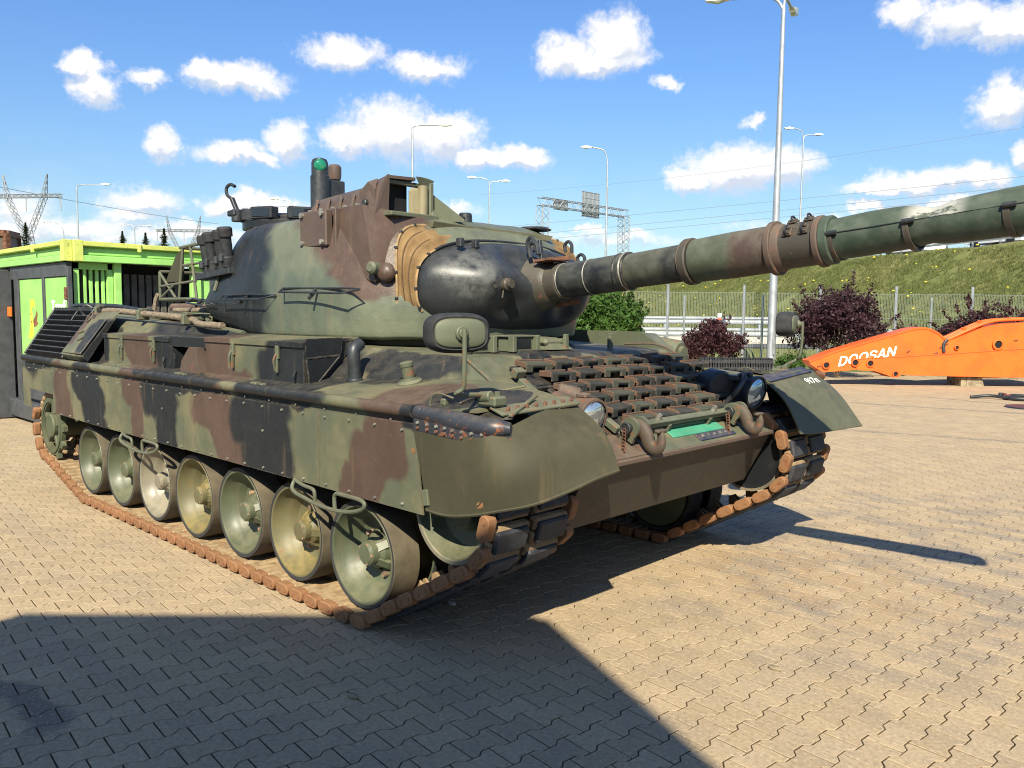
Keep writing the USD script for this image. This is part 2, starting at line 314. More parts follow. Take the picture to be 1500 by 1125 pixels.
M['wheel_yellow'] = paint('yellow_stained_wheel_paint', (.105, .095, .045), dust=.5, chips=.2, fade=.4, rust=.1, rough=.5, dustcol=(.30, .21, .065))
M['rubber'] = plain('tyre_rubber', (.028, .028, .030), .75, .3, 20, bump=.3, spec=.25)
M['dust_rubber'] = plain('dusty_tread_rubber', (.150, .125, .088), .85, .3, 9, bump=.3, spec=.2)
M['track'] = paint('rusty_track_steel', (.19, .125, .070), dust=.9, chips=.0, fade=.2, rust=.22, rough=.85, dustcol=(.38, .275, .16), spec=.2)
M['connector'] = paint('rusty_connector_steel', (.215, .105, .050), dust=.35, chips=.1, fade=.2, rust=.35, rough=.8, dustcol=(.31, .175, .09), spec=.2)
M['pad'] = plain('track_pad_rubber', (.030, .031, .036), .65, .35, 14, bump=.4, spec=.35)
M['cleat'] = paint('rust_edged_cleat', (.020, .021, .018), dust=.06, chips=.0, rust=.22, rough=.7)
M['cleat_green'] = paint('green_ice_cleat', (.045, .048, .034), dust=.08, chips=.0, rust=.12, rough=.7)
M['cleat_rim'] = paint('rusted_cleat_rim', (.090, .048, .030), dust=.05, chips=.0, rust=.25, rough=.8)
M['rust'] = plain('rusty_iron', (.125, .06, .036), .85, .5, 18, bump=.5, spec=.2)
M['hook'] = paint('rusty_hook_iron', (.062, .044, .031), edge=.6, dust=.15, chips=.2, rust=.30, rough=.7)
M['canvas'] = None
def canvas():
    g = G(); p = g.pos(); n = g.noise(p, 7, 5, .6); w = g.noise(g.vm('multiply', p, (1, 1, 1)), 160, 2, .5)
    c = g.mix(g.mapr(n, .3, .7), (.135, .080, .036), (.215, .137, .064))
    return g.make('tan_canvas', g.add('principled_bsdf', dict(base_color=c, normal=g.bump(g.math('add', w, g.math('multiply', n, 2.0)), .35, .006)), roughness=.85, specular_ior_level=.2)+'.BSDF')
M['canvas'] = canvas()
M['canvas_fold'] = plain('canvas_seam', (.075, .045, .022), .9, .2, 20)
M['canvas_edge'] = plain('canvas_binding', (.27, .175, .085), .85, .25, 20)
M['dark'] = plain('recess_shade_black', (.012, .012, .013), .8, .2, 8, spec=.2)  # shade inside openings, holes and recesses, painted as near-black
M['blackmetal'] = plain('black_metal', (.022, .024, .027), .45, .35, 16)
M['greenplate'] = paint('faded_turquoise_paint', (.045, .26, .16), dust=.12, chips=.25, fade=.15, rough=.5)
M['navy'] = paint('navy_primer', (.020, .026, .055), dust=.2, chips=.35, rust=.12, rough=.5)
M['lens'] = plain('headlamp_glass', (.55, .58, .60), .08, .05, 3, metallic=.85)
M['lens_blue'] = plain('searchlight_glass', (.34, .46, .58), .06, .1, 3, metallic=.8)
M['greenlens'] = plain('green_optic_glass', (.01, .16, .085), .08, .3, 6, spec=.8)
M['window'] = plain('periscope_glass', (.010, .012, .016), .06, .1, 3, spec=.8)
M['mirrorglass'] = plain('mirror_glass', (.8, .8, .8), .03, .02, 3, metallic=1.0)
M['bolt'] = plain('worn_bolt_steel', (.20, .19, .165), .5, .4, 30, metallic=.3)
M['rustbolt'] = plain('rusty_bolt', (.115, .052, .032), .8, .4, 30)
M['steel'] = plain('galvanised_steel', (.38, .40, .42), .45, .12, 3, metallic=.55)
M['steel_dull'] = plain('weathered_zinc', (.30, .315, .33), .5, .15, 4, metallic=.4)
M['darkpost'] = plain('anthracite_paint', (.03, .045, .06), .45, .2, 5)
M['cable'] = plain('tow_cable_wire', (.16, .125, .085), .7, .4, 40, bump=.4)
# gun sleeve: green / brown / black with scuffs, painted over the length of the barrel
def gun_paint(name, stops, scuff=0.0):
    g = G(); p = g.pos(); x, y, z = g.xyz(p)
    n1 = g.noise(p, 9, 5, .62); n2 = g.noise(p, 38, 6, .7)
    xx_ = g.math('add', x, g.math('multiply', g.math('subtract', g.noise(p, 6, 3, .5), .5), .12))
    col = None
    for x0, c in stops:
        col = c if col is None else g.mix(g.mapr(xx_, x0-.03, x0+.03), col, c)
    col = g.mix(g.math('multiply', g.mapr(n1, .35, .75), .45), col, g.mix(.5, col, (.20, .21, .17)))
    col = g.mix(g.mapr(n2, .70, .72, 0, .7), col, (.36, .34, .28))
    if scuff:
        top_ = g.mapr(g.noise(g.vm('multiply', p, (5, 9, 9)), 1.0, 6, .7), .40, .50)
        zone = g.math('multiply', g.mapr(g.math('absolute', g.math('subtract', x, 2.53)), .17, .06), top_)
        col = g.mix(zone, col, (.36, .35, .32))
    nx, ny, nz = g.xyz(g.nrm())
    col = g.mix(g.math('multiply', g.math('multiply', g.mapr(nz, .2, 1.0), n1), .26), col, (.25, .235, .18))
    return g.make(name, g.add('principled_bsdf', dict(base_color=col, roughness=g.math('add', .48, g.math('multiply', n1, .2)), normal=g.bump(g.math('add', n1, n2), .2, .004)), specular_ior_level=.4)+'.BSDF')
M['gun'] = gun_paint('barrel_paint', [(-9, BLACK), (.60, (.012, .0135, .015)), (.70, (.040, .040, .028)), (1.0, (.016, .017, .016)), (1.16, (.044, .052, .034)), (1.46, (.052, .032, .025))])
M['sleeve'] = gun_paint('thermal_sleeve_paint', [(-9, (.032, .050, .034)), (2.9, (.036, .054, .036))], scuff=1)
M['sleeve_low'] = gun_paint('thermal_sleeve_lower_paint', [(-9, (.026, .040, .027)), (2.9, (.029, .044, .029))])  # same sleeve paint darkened: underside shade put into the colour, no scuffs
M['clamp'] = paint('clamp_brown_paint', (.044, .037, .029), edge=.6, dust=.15, chips=.3, rust=.15, rough=.55)
# ================================================================= the tank
T = thing('battle_tank', 'camouflaged battle tank with long gun and rusty tracks parked on the paving', 'tank', (-2.3, 0, 0))
SH = 0.22          # the left side's running gear sits this much further forward
zdeck = lambda x: 1.545-.039*x
# ---- hull
low = hull([(x, s*1.03, z) for s in (-1, 1) for x, z in ((1.215, 1.0), (1.01, .62), (.5, .44), (-5.3, .44), (-5.78, .85), (-5.78, 1.26), (.74, 1.262))])
upper = hull([(x, s*y, z) for s in (-1, 1) for x, y, z in ((.295, 1.05, 1.533), (.52, 1.05, 1.404), (1.218, 1.032, 1.003), (-5.8, 1.31, 1.771), (-5.8, 1.60, 1.31), (-.57, 1.33, 1.35), (-5.8, 1.59, 1.2), (-.57, 1.31, 1.2), (.80, 1.03, 1.2))])
spons = [box((-2.6, s*1.31, 1.185), (6.3, .56, .10)) for s in (-1, 1)]
part(T, 'hull', [upper]+spons, M['camo'], 20)
part(T, 'lower_hull', low, M['belly'], 20)
nose_edge = beam((1.205, -1.03, .992), (1.205, 1.03, .992), .05, .03, .006)
part(T, 'nose_edge', nose_edge, M['brown_rust'])
GL = lambda x, off=0.0: 1.0+.577*(1.22-x)+off*1.1545
gx = np.array([math.cos(rad(30)), 0, -.5]); gn = np.array([.5, 0, math.cos(rad(30))]); gy = np.array([0, 1.0, 0])
glp = lambda x, y, off=0.0: np.array([x, y, 1.0+.577*(1.22-x)])+gn*off
# ---- deck fittings at the front
fd = []
for s in (-1, 1):
    rows = [[(-4.65, -1.50, 1.31), (-4.65, -1.66, 1.285)], [(-2.6, -1.40, 1.345), (-2.6, -1.66, 1.285)], [(-.57, -1.32, 1.362), (-.57, -1.66, 1.285)], [(.3, -1.07, 1.412), (.3, -1.66, 1.292)], [(.72, -1.045, 1.40), (.72, -1.66, 1.305)], [(1.10, -1.045, 1.345), (1.0, -1.62, 1.325)]]
    g_ = np.array(rows); mid = g_[:, :1]*.45+g_[:, 1:]*.55+[0, 0, .012]
    g_ = np.concatenate([g_[:, :1], mid, g_[:, 1:]], 1)
    d_ = sheet(g_, .014); part(T, 'fender', d_ if s < 0 else mirror_y(d_), M['camo'], 40)
# weld seams / raised edges on the fender and the ridge plates
for a, b in (((-.10, -1.60, 1.300), (.02, -1.30, 1.375)), ((.36, -1.60, 1.312), (.46, -1.35, 1.372)), ((.60, -1.58, 1.322), (.86, -1.14, 1.412))):
    part(T, 'seam_strip', beam(a, b, .014, .012), M['camo'])
part(T, 'armour_edge_strip', beam((.30, -1.052, 1.535), (.53, -1.052, 1.402), .02, .016), M['green_rust'])
# ---- skirts (right side seen in full)
edges = [-4.90, -3.55, -2.05, -.27]
def skirt(poly, y, mat, name='skirt_panel'): return part(T, name, prism(poly, .010, (0, y, 0), np.array([1., 0, 0]), np.array([0, 0, 1.]), np.array([0, 1., 0])), mat, 20)
for s in (-1, 1):
    y0 = -1.69 if s < 0 else 1.68
    skirt([(-5.82, 1.20), (-4.91, 1.20), (-4.91, .97), (-5.62, .985), (-5.60, .79), (-5.82, .79)], y0, M['camo'])
    for a, b in zip(edges, edges[1:]+[None]):
        if b is None: skirt([(a+.006, 1.225), (.605, 1.235), (.672, .772), (a+.006, .775)], y0, M['camo'])
        else: skirt([(a+.006, 1.215 if a < -4 else 1.225), (b, 1.225), (b, .776), (a+.006, .78 if a > -4.8 else .79)], y0, M['camo'])
    part(T, 'skirt_band', beam((-5.82, s*1.660, 1.222), (.60, s*1.660, 1.232), .012, .062), M['camo'])
    part(T, 'side_rail', tube([(-5.83, s*1.668, 1.292), (-5.0, s*1.676, 1.290), (-3., s*1.680, 1.290), (.60, s*1.680, 1.294)], .034, 14), M['camo'])
bl = []
for x in np.arange(-5.6, .55, .235):
    for z in (1.195, .80):
        if z < 1 and x < -4.8: continue
        bl.append(cyl((x+.0, -1.688, z+rng.normal(0, .004)), (x, -1.700, z), .008, .007, 8))
for x in np.arange(-5.5, .5, .31): bl.append(cyl((x, -1.664, 1.238), (x, -1.675, 1.238), .008, .007, 8))
part(T, 'skirt_bolts', bl, M['bolt'], 40, kind='stuff')
part(T, 'skirt_bolts', [cyl((-.9, -1.688, 1.04), (-.9, -1.698, 1.04), .008, n=8), cyl((-2.4, -1.688, 1.05), (-2.4, -1.698, 1.05), .008, n=8)], M['bolt'], 40, kind='stuff')
for dx in (0.0, -2.64):
    P1 = [(-.513, -1.70, .785), (-.50, -1.73, .74), (-.45, -1.735, .715), (-.356, -1.735, .700), (-.234, -1.735, .684), (-.054, -1.735, .679), (.10, -1.735, .695), (.212, -1.735, .728), (.238, -1.735, .760), (.194, -1.735, .779), (.047, -1.735, .780), (-.025, -1.735, .778), (-.046, -1.735, .752), (-.042, -1.735, .690)]
    P2 = [(-.499, -1.71, .782), (-.371, -1.73, .772), (-.269, -1.735, .766), (-.247, -1.735, .740), (-.247, -1.735, .688)]
    o = np.array([dx, 0, 0])
    part(T, 'step_bracket', [tube(smooth_path(np.array(P1)+o, 4), .012, 8), tube(smooth_path(np.array(P2)+o, 4), .011, 8)], M['green'])
# ---- rail nose cap and bolted strips (right), the same mirrored on the left
def nose(s):
    f = (lambda m_: m_) if s < 0 else mirror_y
    cap = tube(smooth_path([(.58, -1.665, 1.292), (.75, -1.672, 1.285), (.95, -1.672, 1.272), (1.10, -1.655, 1.262), (1.20, -1.60, 1.262)], 6), .036, 12, rs=np.interp(np.linspace(0, 1, 25), [0, .1, .5, .85, 1], [.034, .038, .050, .048, .028]))
    part(T, 'rail_nose', f(cap), M['black_rust'], 50)
    part(T, 'rail_clamp', f(cyl((.60, -1.665, 1.292), (.66, -1.667, 1.29), .040, n=16, bev=.006)), M['black_rust'])
    st = [(.615, -1.700, 1.205), (.80, -1.706, 1.200), (.95, -1.706, 1.192), (1.10, -1.685, 1.190), (1.20, -1.60, 1.196)]
    lo = np.array(smooth_path(st, 5)); hi = lo+[0, 0, .058]
    part(T, 'clamp_strip', f(sheet(np.stack([lo, hi]), .010)), M['black_rust'])
    bo = [cyl(p+[0, -.003, zz], p+[0, -.014, zz], .0095, .008, 8) for p in lo[1:-3:2] for zz in (.016, .042)]
    part(T, 'strip_bolts', [f(b) for b in bo[::2]], M['rustbolt'], 40, kind='stuff'); part(T, 'strip_bolts', [f(b) for b in bo[1::2]], M['bolt'], 40, kind='stuff')
    # small top plate with catch
    top_ = hull([(.62, -1.60, 1.318), (.66, -1.32, 1.384), (.98, -1.20, 1.385), (1.17, -1.56, 1.300), (.66, -1.62, 1.308), (1.12, -1.60, 1.295), (.62, -1.60, 1.33), (.68, -1.32, 1.396), (.97, -1.21, 1.396), (1.15, -1.56, 1.312)])
    part(T, 'fender_hatch', f(top_), M['black'], 20)
    part(T, 'fender_hatch_hinge', f(beam((1.06, -1.27, 1.385), (1.165, -1.57, 1.315), .022, .014)), M['green_rust'])
    part(T, 'catch', [f(box((.70, -1.57, 1.345), (.04, .035, .04), .008)), f(tube(smooth_path([(.62, -1.60, 1.32), (.64, -1.60, 1.37), (.70, -1.60, 1.39), (.78, -1.58, 1.37)], 4), .006, 6))], M['green_rust'])
    part(T, 'fender_grip', f(box((.80, -1.45, 1.368), (.014, .22, .016), .003, basis((0, 1, .24))@np.array([[0, 1, 0], [1, 0, 0], [0, 0, 1]]).T)), M['black'])
nose(-1); nose(1)
# ---- mudguard flaps
tp = [(.612, -1.698, 1.215), (.80, -1.702, 1.212), (.98, -1.704, 1.210), (1.13, -1.690, 1.225), (1.17, -1.56, 1.27), (1.16, -1.35, 1.315), (1.155, -1.20, 1.318), (1.15, -1.055, 1.322)]
bt = [(.700, -1.690, .800), (.86, -1.695, .800), (1.02, -1.685, .826), (1.17, -1.640, .868), (1.30, -1.53, .905), (1.375, -1.36, .955), (1.41, -1.22, .995), (1.432, -1.06, 1.020)]
mdl = [(np.array(a)*.5+np.array(b)*.5)+np.array(o) for a, b, o in zip(tp, bt, [(0, 0, 0), (0, -.004, 0), (.0, -.010, 0), (.03, -.02, 0), (.045, -.02, .01), (.05, -.01, .02), (.05, 0, .025), (.045, 0, .028)])]
ev = lambda c: smooth_path(c, 5)
gr = np.stack(grid_lerp([ev(tp), ev(mdl), ev(bt)], 6), 0)
wv = (meshkit.fbm(gr*3.0, 3, 3)-.5)[..., None]*np.array([.030, .030, .012]); k_ = np.linspace(0, 1, gr.shape[0])[:, None, None]
gr = gr+wv*k_
part(T, 'mudguard_flap', sheet(gr, .012), M['olive'], 60, label='soft olive rubber mudguard with a drooping lower edge')
hem = tube(gr[-1]+[0, -.004, .006], .009, 6); part(T, 'flap_hem', hem, M['olive'])
part(T, 'flap_strip', beam((1.09, -1.59, 1.330), (1.135, -1.06, 1.352), .10, .012, .003, (.3, 0, 1)), M['green_rust'])
part(T, 'strip_bolts', [cyl((1.11+.045*k, y, 1.336+.02*k), (1.115+.045*k, y, 1.352+.02*k), .010, .008, 8) for k, y in zip(np.linspace(0, .8, 8), np.linspace(-1.53, -1.10, 8))], M['rustbolt'], 40, kind='stuff')
part(T, 'flap_bracket', beam((.70, -1.70, .91), (.715, -1.70, .83), .016, .04), M['green'])
# left: a stiffer guard standing further out
tpL = [(1.14, 1.045, 1.345), (1.15, 1.25, 1.372), (1.17, 1.45, 1.395), (1.19, 1.60, 1.398), (1.20, 1.69, 1.385)]
mdL = [(1.30, 1.045, 1.20), (1.33, 1.25, 1.225), (1.36, 1.45, 1.245), (1.39, 1.62, 1.245), (1.40, 1.70, 1.225)]
btL = [(1.415, 1.045, .992), (1.455, 1.22, .985), (1.50, 1.40, .990), (1.55, 1.58, 1.000), (1.585, 1.69, 1.005)]
grL = np.stack(grid_lerp([ev(tpL), ev(mdL), ev(btL)], 6), 0)
part(T, 'mudguard_flap', sheet(grL, .012), M['flap_far'], 60, label='olive mudguard with white chalk marks on the left side')
sideL = np.stack([np.stack([grL[i, -1], np.array([grL[i, -1][0]*.35+.55*.65, 1.695, max(.80, grL[i, -1][2]-.02-.06*i/12)])]) for i in range(len(grL))])
part(T, 'mudguard_side', sheet(sideL, .010), M['flap_far'], 60)
part(T, 'flap_strip', beam((1.13, 1.06, 1.352), (1.19, 1.60, 1.402), .10, .012, .003, (.3, 0, 1)), M['navy'])
part(T, 'flap_stop', cyl((1.24, 1.66, 1.36), (1.27, 1.72, 1.35), .035, n=12, bev=.01), M['rust'])
# chalk figures on the left guard
mp = lambda u, v: np.array(grL[2][9])*(1-u)*(1-v)+np.array(grL[2][12])*u*(1-v)+np.array(grL[5][9])*(1-u)*v+np.array(grL[5][12])*u*v
o_ = mp(0, .6); ex_ = mp(1, .6)-o_; ex_ /= np.linalg.norm(ex_); ey_ = mp(0, 0)-mp(0, 1); ey_ /= np.linalg.norm(ey_); ez_ = np.cross(ex_, ey_)
if ez_[0] < 0: ez_ = -ez_
M['chalk'] = plain('white_chalk', (.75, .76, .74), .9, .1, 40)
tx = meshkit.text_mesh('9i7n', .055, .002); V = np.array(tx.vertices); tx.vertices = o_+np.outer(V[:, 0], ex_)+np.outer(V[:, 1], ey_)+np.outer(V[:, 2]+.0075, ez_)
part(T, 'chalk_figures', tx, M['chalk'], False)
# ---- rear louvres (right side slope)
La, Lb = np.array([0, -1.615, 1.315]), np.array([0, -1.312, 1.775])
lv = lambda x, t, off=0.0: np.array([x, 0, 0])+La*(1-t)+Lb*t+np.array([0, -.835, .55])*off
part(T, 'louvre_well', sheet(np.stack([[lv(-5.78, 0, .006), lv(-5.78, 1, .006)], [lv(-4.70, 0, .006), lv(-4.70, 1, .006)]]), .008), M['dark'])
for k in range(9):
    t = .04+k*.113
    a, b = lv(-5.80, t, .035), lv(-4.66, t, .035)
    part(T, 'louvre_slat', beam(a, b, .014, .062, .003, (0, -.55, .9)), M['black'])
for x in (-5.80, -4.67):
    part(T, 'louvre_frame', beam(lv(x, -.02, .03), lv(x, 1.02, .03), .03, .07, .004, (0, -.8, .55)), M['black'])
part(T, 'louvre_bar', beam(lv(-5.1, .74, .05), lv(-5.1, 1.0, .05), .02, .02), M['black'])
part(T, 'louvre_top_bar', beam(lv(-5.8, 1.0, .04), lv(-4.5, 1.0, .04), .05, .04), M['black'])
# exhaust-side box
ex0, ex1 = -4.62, -4.10
bxs = hull([lv(ex0, .0, .02), lv(ex1, .0, .02), lv(ex0, .02, .10), lv(ex1, .02, .085), lv(ex0, .80, .075), lv(ex1, .70, .06), lv(ex0, .98, .03), lv(ex1, .98, .02)])
part(T, 'side_box', bxs, M['camo'], 20)
part(T, 'side_box_lid', beam(lv(-4.36, .05, .102), lv(-4.36, .76, .078), .48, .014, .004, (0, -.8, .55)), M['camo'], label='brown and black sloping lid')
part(T, 'side_box_ring', tube([lv(-4.52, .78, .095)+np.array([.05*math.cos(a), 0, 0])+np.array([0, .028, .042])*math.sin(a) for a in np.linspace(0, 2*math.pi, 16)], .007, 6), M['camo'])
part(T, 'side_box_catch', [beam(lv(-4.50, .45, .105), lv(-4.42, .50, .105), .012, .02), beam(lv(-4.40, .30, .11), lv(-4.32, .36, .11), .012, .02)], M['camo'])
# ---- stowage boxes on the fender
def stow(x0, x1, zt, latches):
    yb = lambda z: -1.33+(z-1.35)*.80
    b = hull([(x, y, z) for x in (x0, x1) for y, z in ((-1.50, 1.315), (-1.50, zt), (yb(zt)+.05, zt+.02), (-1.36, 1.315))])
    p = part(T, 'stowage_box', b, M['camo'], 20)
    lid = hull([(x, y, z) for x in (x0-.006, x1+.006) for y, z in ((-1.513, zt-.03), (-1.513, zt+.004), (yb(zt)+.05, zt+.034), (yb(zt)+.05, zt+.02), (-1.502, zt-.03))])
    part(p, 'lid', lid, M['camo'], 20)
    for lx in latches:
        part(p, 'latch', [box((lx, -1.512, zt-.07), (.035, .02, .09), .004), box((lx, -1.518, zt-.15), (.022, .02, .11), .004), tube(smooth_path([(lx, -1.52, zt-.08), (lx+.01, -1.545, zt-.12), (lx, -1.53, zt-.19)], 4), .007, 6)], M['green_rust'])
    return p
stow(-4.06, -2.68, 1.578, (-3.62, -2.95)); stow(-2.05, -.72, 1.598, (-1.62, -1.02))
part(T, 'bin_recess_top', box((-2.365, -1.36, 1.555), (.62, .28, .085), .004), M['black'])
part(T, 'bin_recess_back', box((-2.365, -1.26, 1.43), (.62, .02, .2), .004), M['dark'])
part(T, 'bin_recess_side', hull([(-2.67, y, z) for y, z in ((-1.50, 1.31), (-1.50, 1.56), (-1.28, 1.56), (-1.36, 1.31))]+[(-2.60, y, z) for y, z in ((-1.50, 1.31), (-1.495, 1.44), (-1.30, 1.44), (-1.36, 1.31))]), M['black'])
dk = prism([(-.20, 0), (-.16, .11), (-.03, .215), (.10, .215), (.10, .12), (.13, 0)], .20, (-2.20, -1.55, 1.305), np.array([1., 0, 0]), np.array([0, 0, 1.]), np.array([0, 1., 0]))
part(T, 'bracket_shoe', dk, M['brown_rust'], 20, label='rusty brown bracket in the gap between the boxes')
for x in (-3.55, -2.3, -1.15):
    part(T, 'rail_clip', [box((x, -1.60, 1.315), (.075, .045, .028), .006), box((x+.10, -1.60, 1.312), (.03, .04, .03), .006)], M['green_rust'])
for x in (-.80, -2.75):
    part(T, 'box_stay', tube([(x, -1.515, 1.42), (x, -1.53, 1.37), (x, -1.52, 1.315)], .010, 6), M['black'])
# front plate of the second box with its gusset
part(T, 'end_plate', prism([(-1.505, 1.50), (-1.505, 1.625), (-1.225, 1.632), (-1.235, 1.535), (-1.25, 1.515)], .010, (-.700, 0, 0), np.array([0, 1., 0]), np.array([0, 0, 1.]), np.array([1., 0, 0])), M['black'], 20)
part(T, 'gusset', prism([(-1.50, 1.495), (-1.25, 1.51), (-1.44, 1.315), (-1.475, 1.315)], .008, (-.695, 0, 0), np.array([0, 1., 0]), np.array([0, 0, 1.]), np.array([1., 0, 0])), M['black'], 20)
part(T, 'gusset_rib', [beam((-.688, -1.50, 1.50), (-.688, -1.245, 1.515), .012, .012), beam((-.688, -1.25, 1.51), (-.688, -1.44, 1.32), .012, .012), beam((-.688, -1.50, 1.49), (-.688, -1.478, 1.32), .012, .012)], M['camo'])
# air horn, filler cap
hp = smooth_path([(-.42, -1.325, 1.37), (-.42, -1.33, 1.48), (-.425, -1.325, 1.565), (-.44, -1.27, 1.60)], 6)
part(T, 'air_snorkel', [tube(hp, .040, 16), cyl((-.42, -1.325, 1.355), (-.42, -1.325, 1.385), .055, n=16, bev=.006)], M['blackmetal'], 50)
part(T, 'filler_cap', [lathe([(.0001, 0), (.075, 0), (.075, .022), (.055, .035), (.052, .05)], (.06, -1.27, 1.372), (0, -.25, 1), 20), lathe([(.036, .045), (.036, .115), (.040, .118), (.040, .138), (.0001, .142)], (.06, -1.27, 1.372), (0, -.25, 1), 18)], M['green_rust'], 30)
# ---- mirrors
def mirror(s, ang):
    mc = np.array([.96, -1.715 if s < 0 else 1.80, 1.703 if s < 0 else 1.735]); d = np.array([math.cos(ang), s*-math.sin(ang)*-1, 0]); d = np.array([math.cos(ang), math.sin(ang), 0.0])
    side = np.array([-d[1], d[0], 0.0]); upv = np.array([0, 0, 1.0])
    ring = lambda w, h, n_=40, e=3.2: np.array([(w*np.sign(math.cos(t))*abs(math.cos(t))**(2/e), h*np.sign(math.sin(t))*abs(math.sin(t))**(2/e)) for t in np.linspace(0, 2*math.pi, n_, endpoint=False)])
    def loft(prof):
        V, F = [], []
        for w, h, o in prof: V.append(mc+np.outer(ring(w, h)[:, 0], side)+np.outer(ring(w, h)[:, 1], upv)+d*o)
        n_ = 40
        for i in range(len(prof)-1):
            for j in range(n_):
                k = (j+1) % n_; F += [[i*n_+j, i*n_+k, (i+1)*n_+k], [i*n_+j, (i+1)*n_+k, (i+1)*n_+j]]
        V = np.vstack(V); c0 = len(V); V = np.vstack([V, V[:n_].mean(0), V[-n_:].mean(0)])
        for j in range(n_):
            k = (j+1) % n_; F += [[c0, k, j], [c0+1, (len(prof)-1)*n_+j, (len(prof)-1)*n_+k]]
        m_ = trimesh.Trimesh(V, F, process=False); 
        if m_.volume < 0: m_.invert()
        return m_
    p = group_part(T, 'rear_view_mirror')
    part(p, 'rubber_rim', loft([(.125, .068, .030), (.136, .078, .036), (.150, .090, .022), (.156, .096, -.02), (.152, .094, -.075), (.145, .088, -.085), (.13, .075, -.085)]), M['rubber'], 50)
    part(p, 'back_plate', loft([(.124, .067, .022), (.127, .070, .034), (.118, .062, .046), (.06, .03, .052)]), M['green'], 50)
    part(p, 'glass', loft([(.132, .077, -.082), (.128, .074, -.088)]), M['mirrorglass'])
    part(p, 'ball_joint', [cyl(mc+d*.05, mc+d*.085, .022, n=14, bev=.004), cyl(mc+d*.05-side*.004, mc+d*.068, .034, n=14, bev=.004)], M['green'])
    st = smooth_path([mc+d*.088+[0, 0, .02], mc+d*.092+[0, 0, -.04], mc+d*.088+[0, 0, -.18], mc+d*.075+[0, 0, -.255], mc+d*.04-side*s*.02*-1+[0, 0, -.285], np.array([1.0, s*1.585, 1.405])], 5)
    part(p, 'stem', tube(st, .0115, 10), M['green_rust'])
    part(p, 'foot', [box((1.02, s*1.55, 1.375), (.13, .09, .05), .01), cyl((.97, s*1.58, 1.39), (1.05, s*1.58, 1.40), .028, n=12, bev=.006), cyl((1.04, s*1.53, 1.40), (1.04, s*1.53, 1.42), .016, n=8)], M['green_rust'])
mirror(-1, rad(-24)); mirror(1, rad(15))
# ---- glacis: ice cleats in racks, lamps, hooks, plate
def slab(x, y, w, l, h, off, b=.004):      # a block lying on the glacis
    return box(glp(x, y, off+h/2), (l, w, h), b, np.stack([gx, gy, gn], 1))
rows = [(.520, -.80, 1.00, 7), (.735, -.70, .95, 7), (.945, -.53, .88, 6)]
cm = []; R3 = np.stack([gx, gy, gn], 1)
for ri, (x0, ya, yb, n_) in enumerate(rows):
    w = (yb-ya)/n_
    for c_ in range(2):
        for k in range(n_):
            y = ya+w*(k+.5+c_*.42); x = x0-.052+c_*.100
            if y > yb+.02: continue
            a_ = -.42+rng.normal(0, .05); yw = rng.normal(0, .05); j = rng.normal(0, .003)
            R4 = R3@np.array([[math.cos(yw), -math.sin(yw), 0], [math.sin(yw), math.cos(yw), 0], [0, 0, 1]])@np.array([[math.cos(a_), 0, math.sin(a_)], [0, 1, 0], [-math.sin(a_), 0, math.cos(a_)]])
            c0 = glp(x, y, .066+j); P = lambda a, b, c: c0+R4@np.array([a, b, c])
            bb = lambda a, b, c, sx, sy, sz: box(P(a, b, c), (sx, sy, sz), .005, R4)
            W2 = w*.90
            # a ribbed iron shoe: sloping face, arched front edge, raised rusty rims at the back and one side
            face = [bb(0, 0, 0, .090, W2, .026), bb(.046, -W2*.36, -.014, .014, W2*.26, .052), bb(.046, W2*.36, -.014, .014, W2*.26, .052), bb(.044, 0, .004, .014, W2, .020), bb(-.02, 0, .012, .012, W2*.7, .012)]
            q = part(T, 'ice_cleat', face, M['cleat' if (k+c_+ri) % 3 else 'cleat_green'], 30)
            cm += [bb(-.047, 0, .008, .008, W2*1.02, .032), bb(.0, -W2*.50, .004, .096, .008, .034), bb(.036, W2*.50, .0, .03, .008, .03)]
part(T, 'cleat_rims', cm, M['cleat_rim'], 30, kind='stuff')
for x0, ya, yb, n_ in rows:
    part(T, 'cleat_rack', [slab(x0, (ya+yb)/2, yb-ya+.06, .21, .014, .018)]+[slab(x0, y, .03, .22, .03, 0) for y in np.linspace(ya, yb, 5)]+[slab(x0+.112, (ya+yb)/2, yb-ya+.10, .022, .030, .008)], M['black'])
part(T, 'rack_front_bar', [slab(1.068, .10, 1.36, .020, .034, .052), slab(1.060, .10, 1.36, .045, .008, .084)]+[slab(1.065, y, .03, .04, .06, 0) for y in (-.56, -.1, .38, .76)], M['green'])
for y in (-.22, .42): part(T, 'rack_clip', cyl(glp(1.05, y, .09), glp(1.05, y, .125), .018, .014, 10), M['bolt'])
for q in ((.62, -.87, .05, .14, .03, .02), (.52, -.86, .08, .05, .05, .03), (1.0, -.57, .05, .10, .04, .02)): part(T, 'rack_end_catch', slab(*q), M['green_rust'])
part(T, 'spotted_plate', slab(1.045, .20, .60, .20, .008, .001), M['greenplate'], label='faded turquoise panel on the nose')
part(T, 'navy_plate', slab(1.165, .34, .44, .065, .010, .001), M['navy'], label='navy blue strip with bolts on the nose lip')
part(T, 'nose_panel', slab(1.12, -.72, .52, .20, .006, .001), M['brown_rust'], label='brown primer patch on the nose')
part(T, 'strip_bolts', [cyl(glp(1.165, y, .012), glp(1.165, y, .02), .011, n=8) for y in np.linspace(.17, .52, 6)], M['bolt'], 40, kind='stuff')
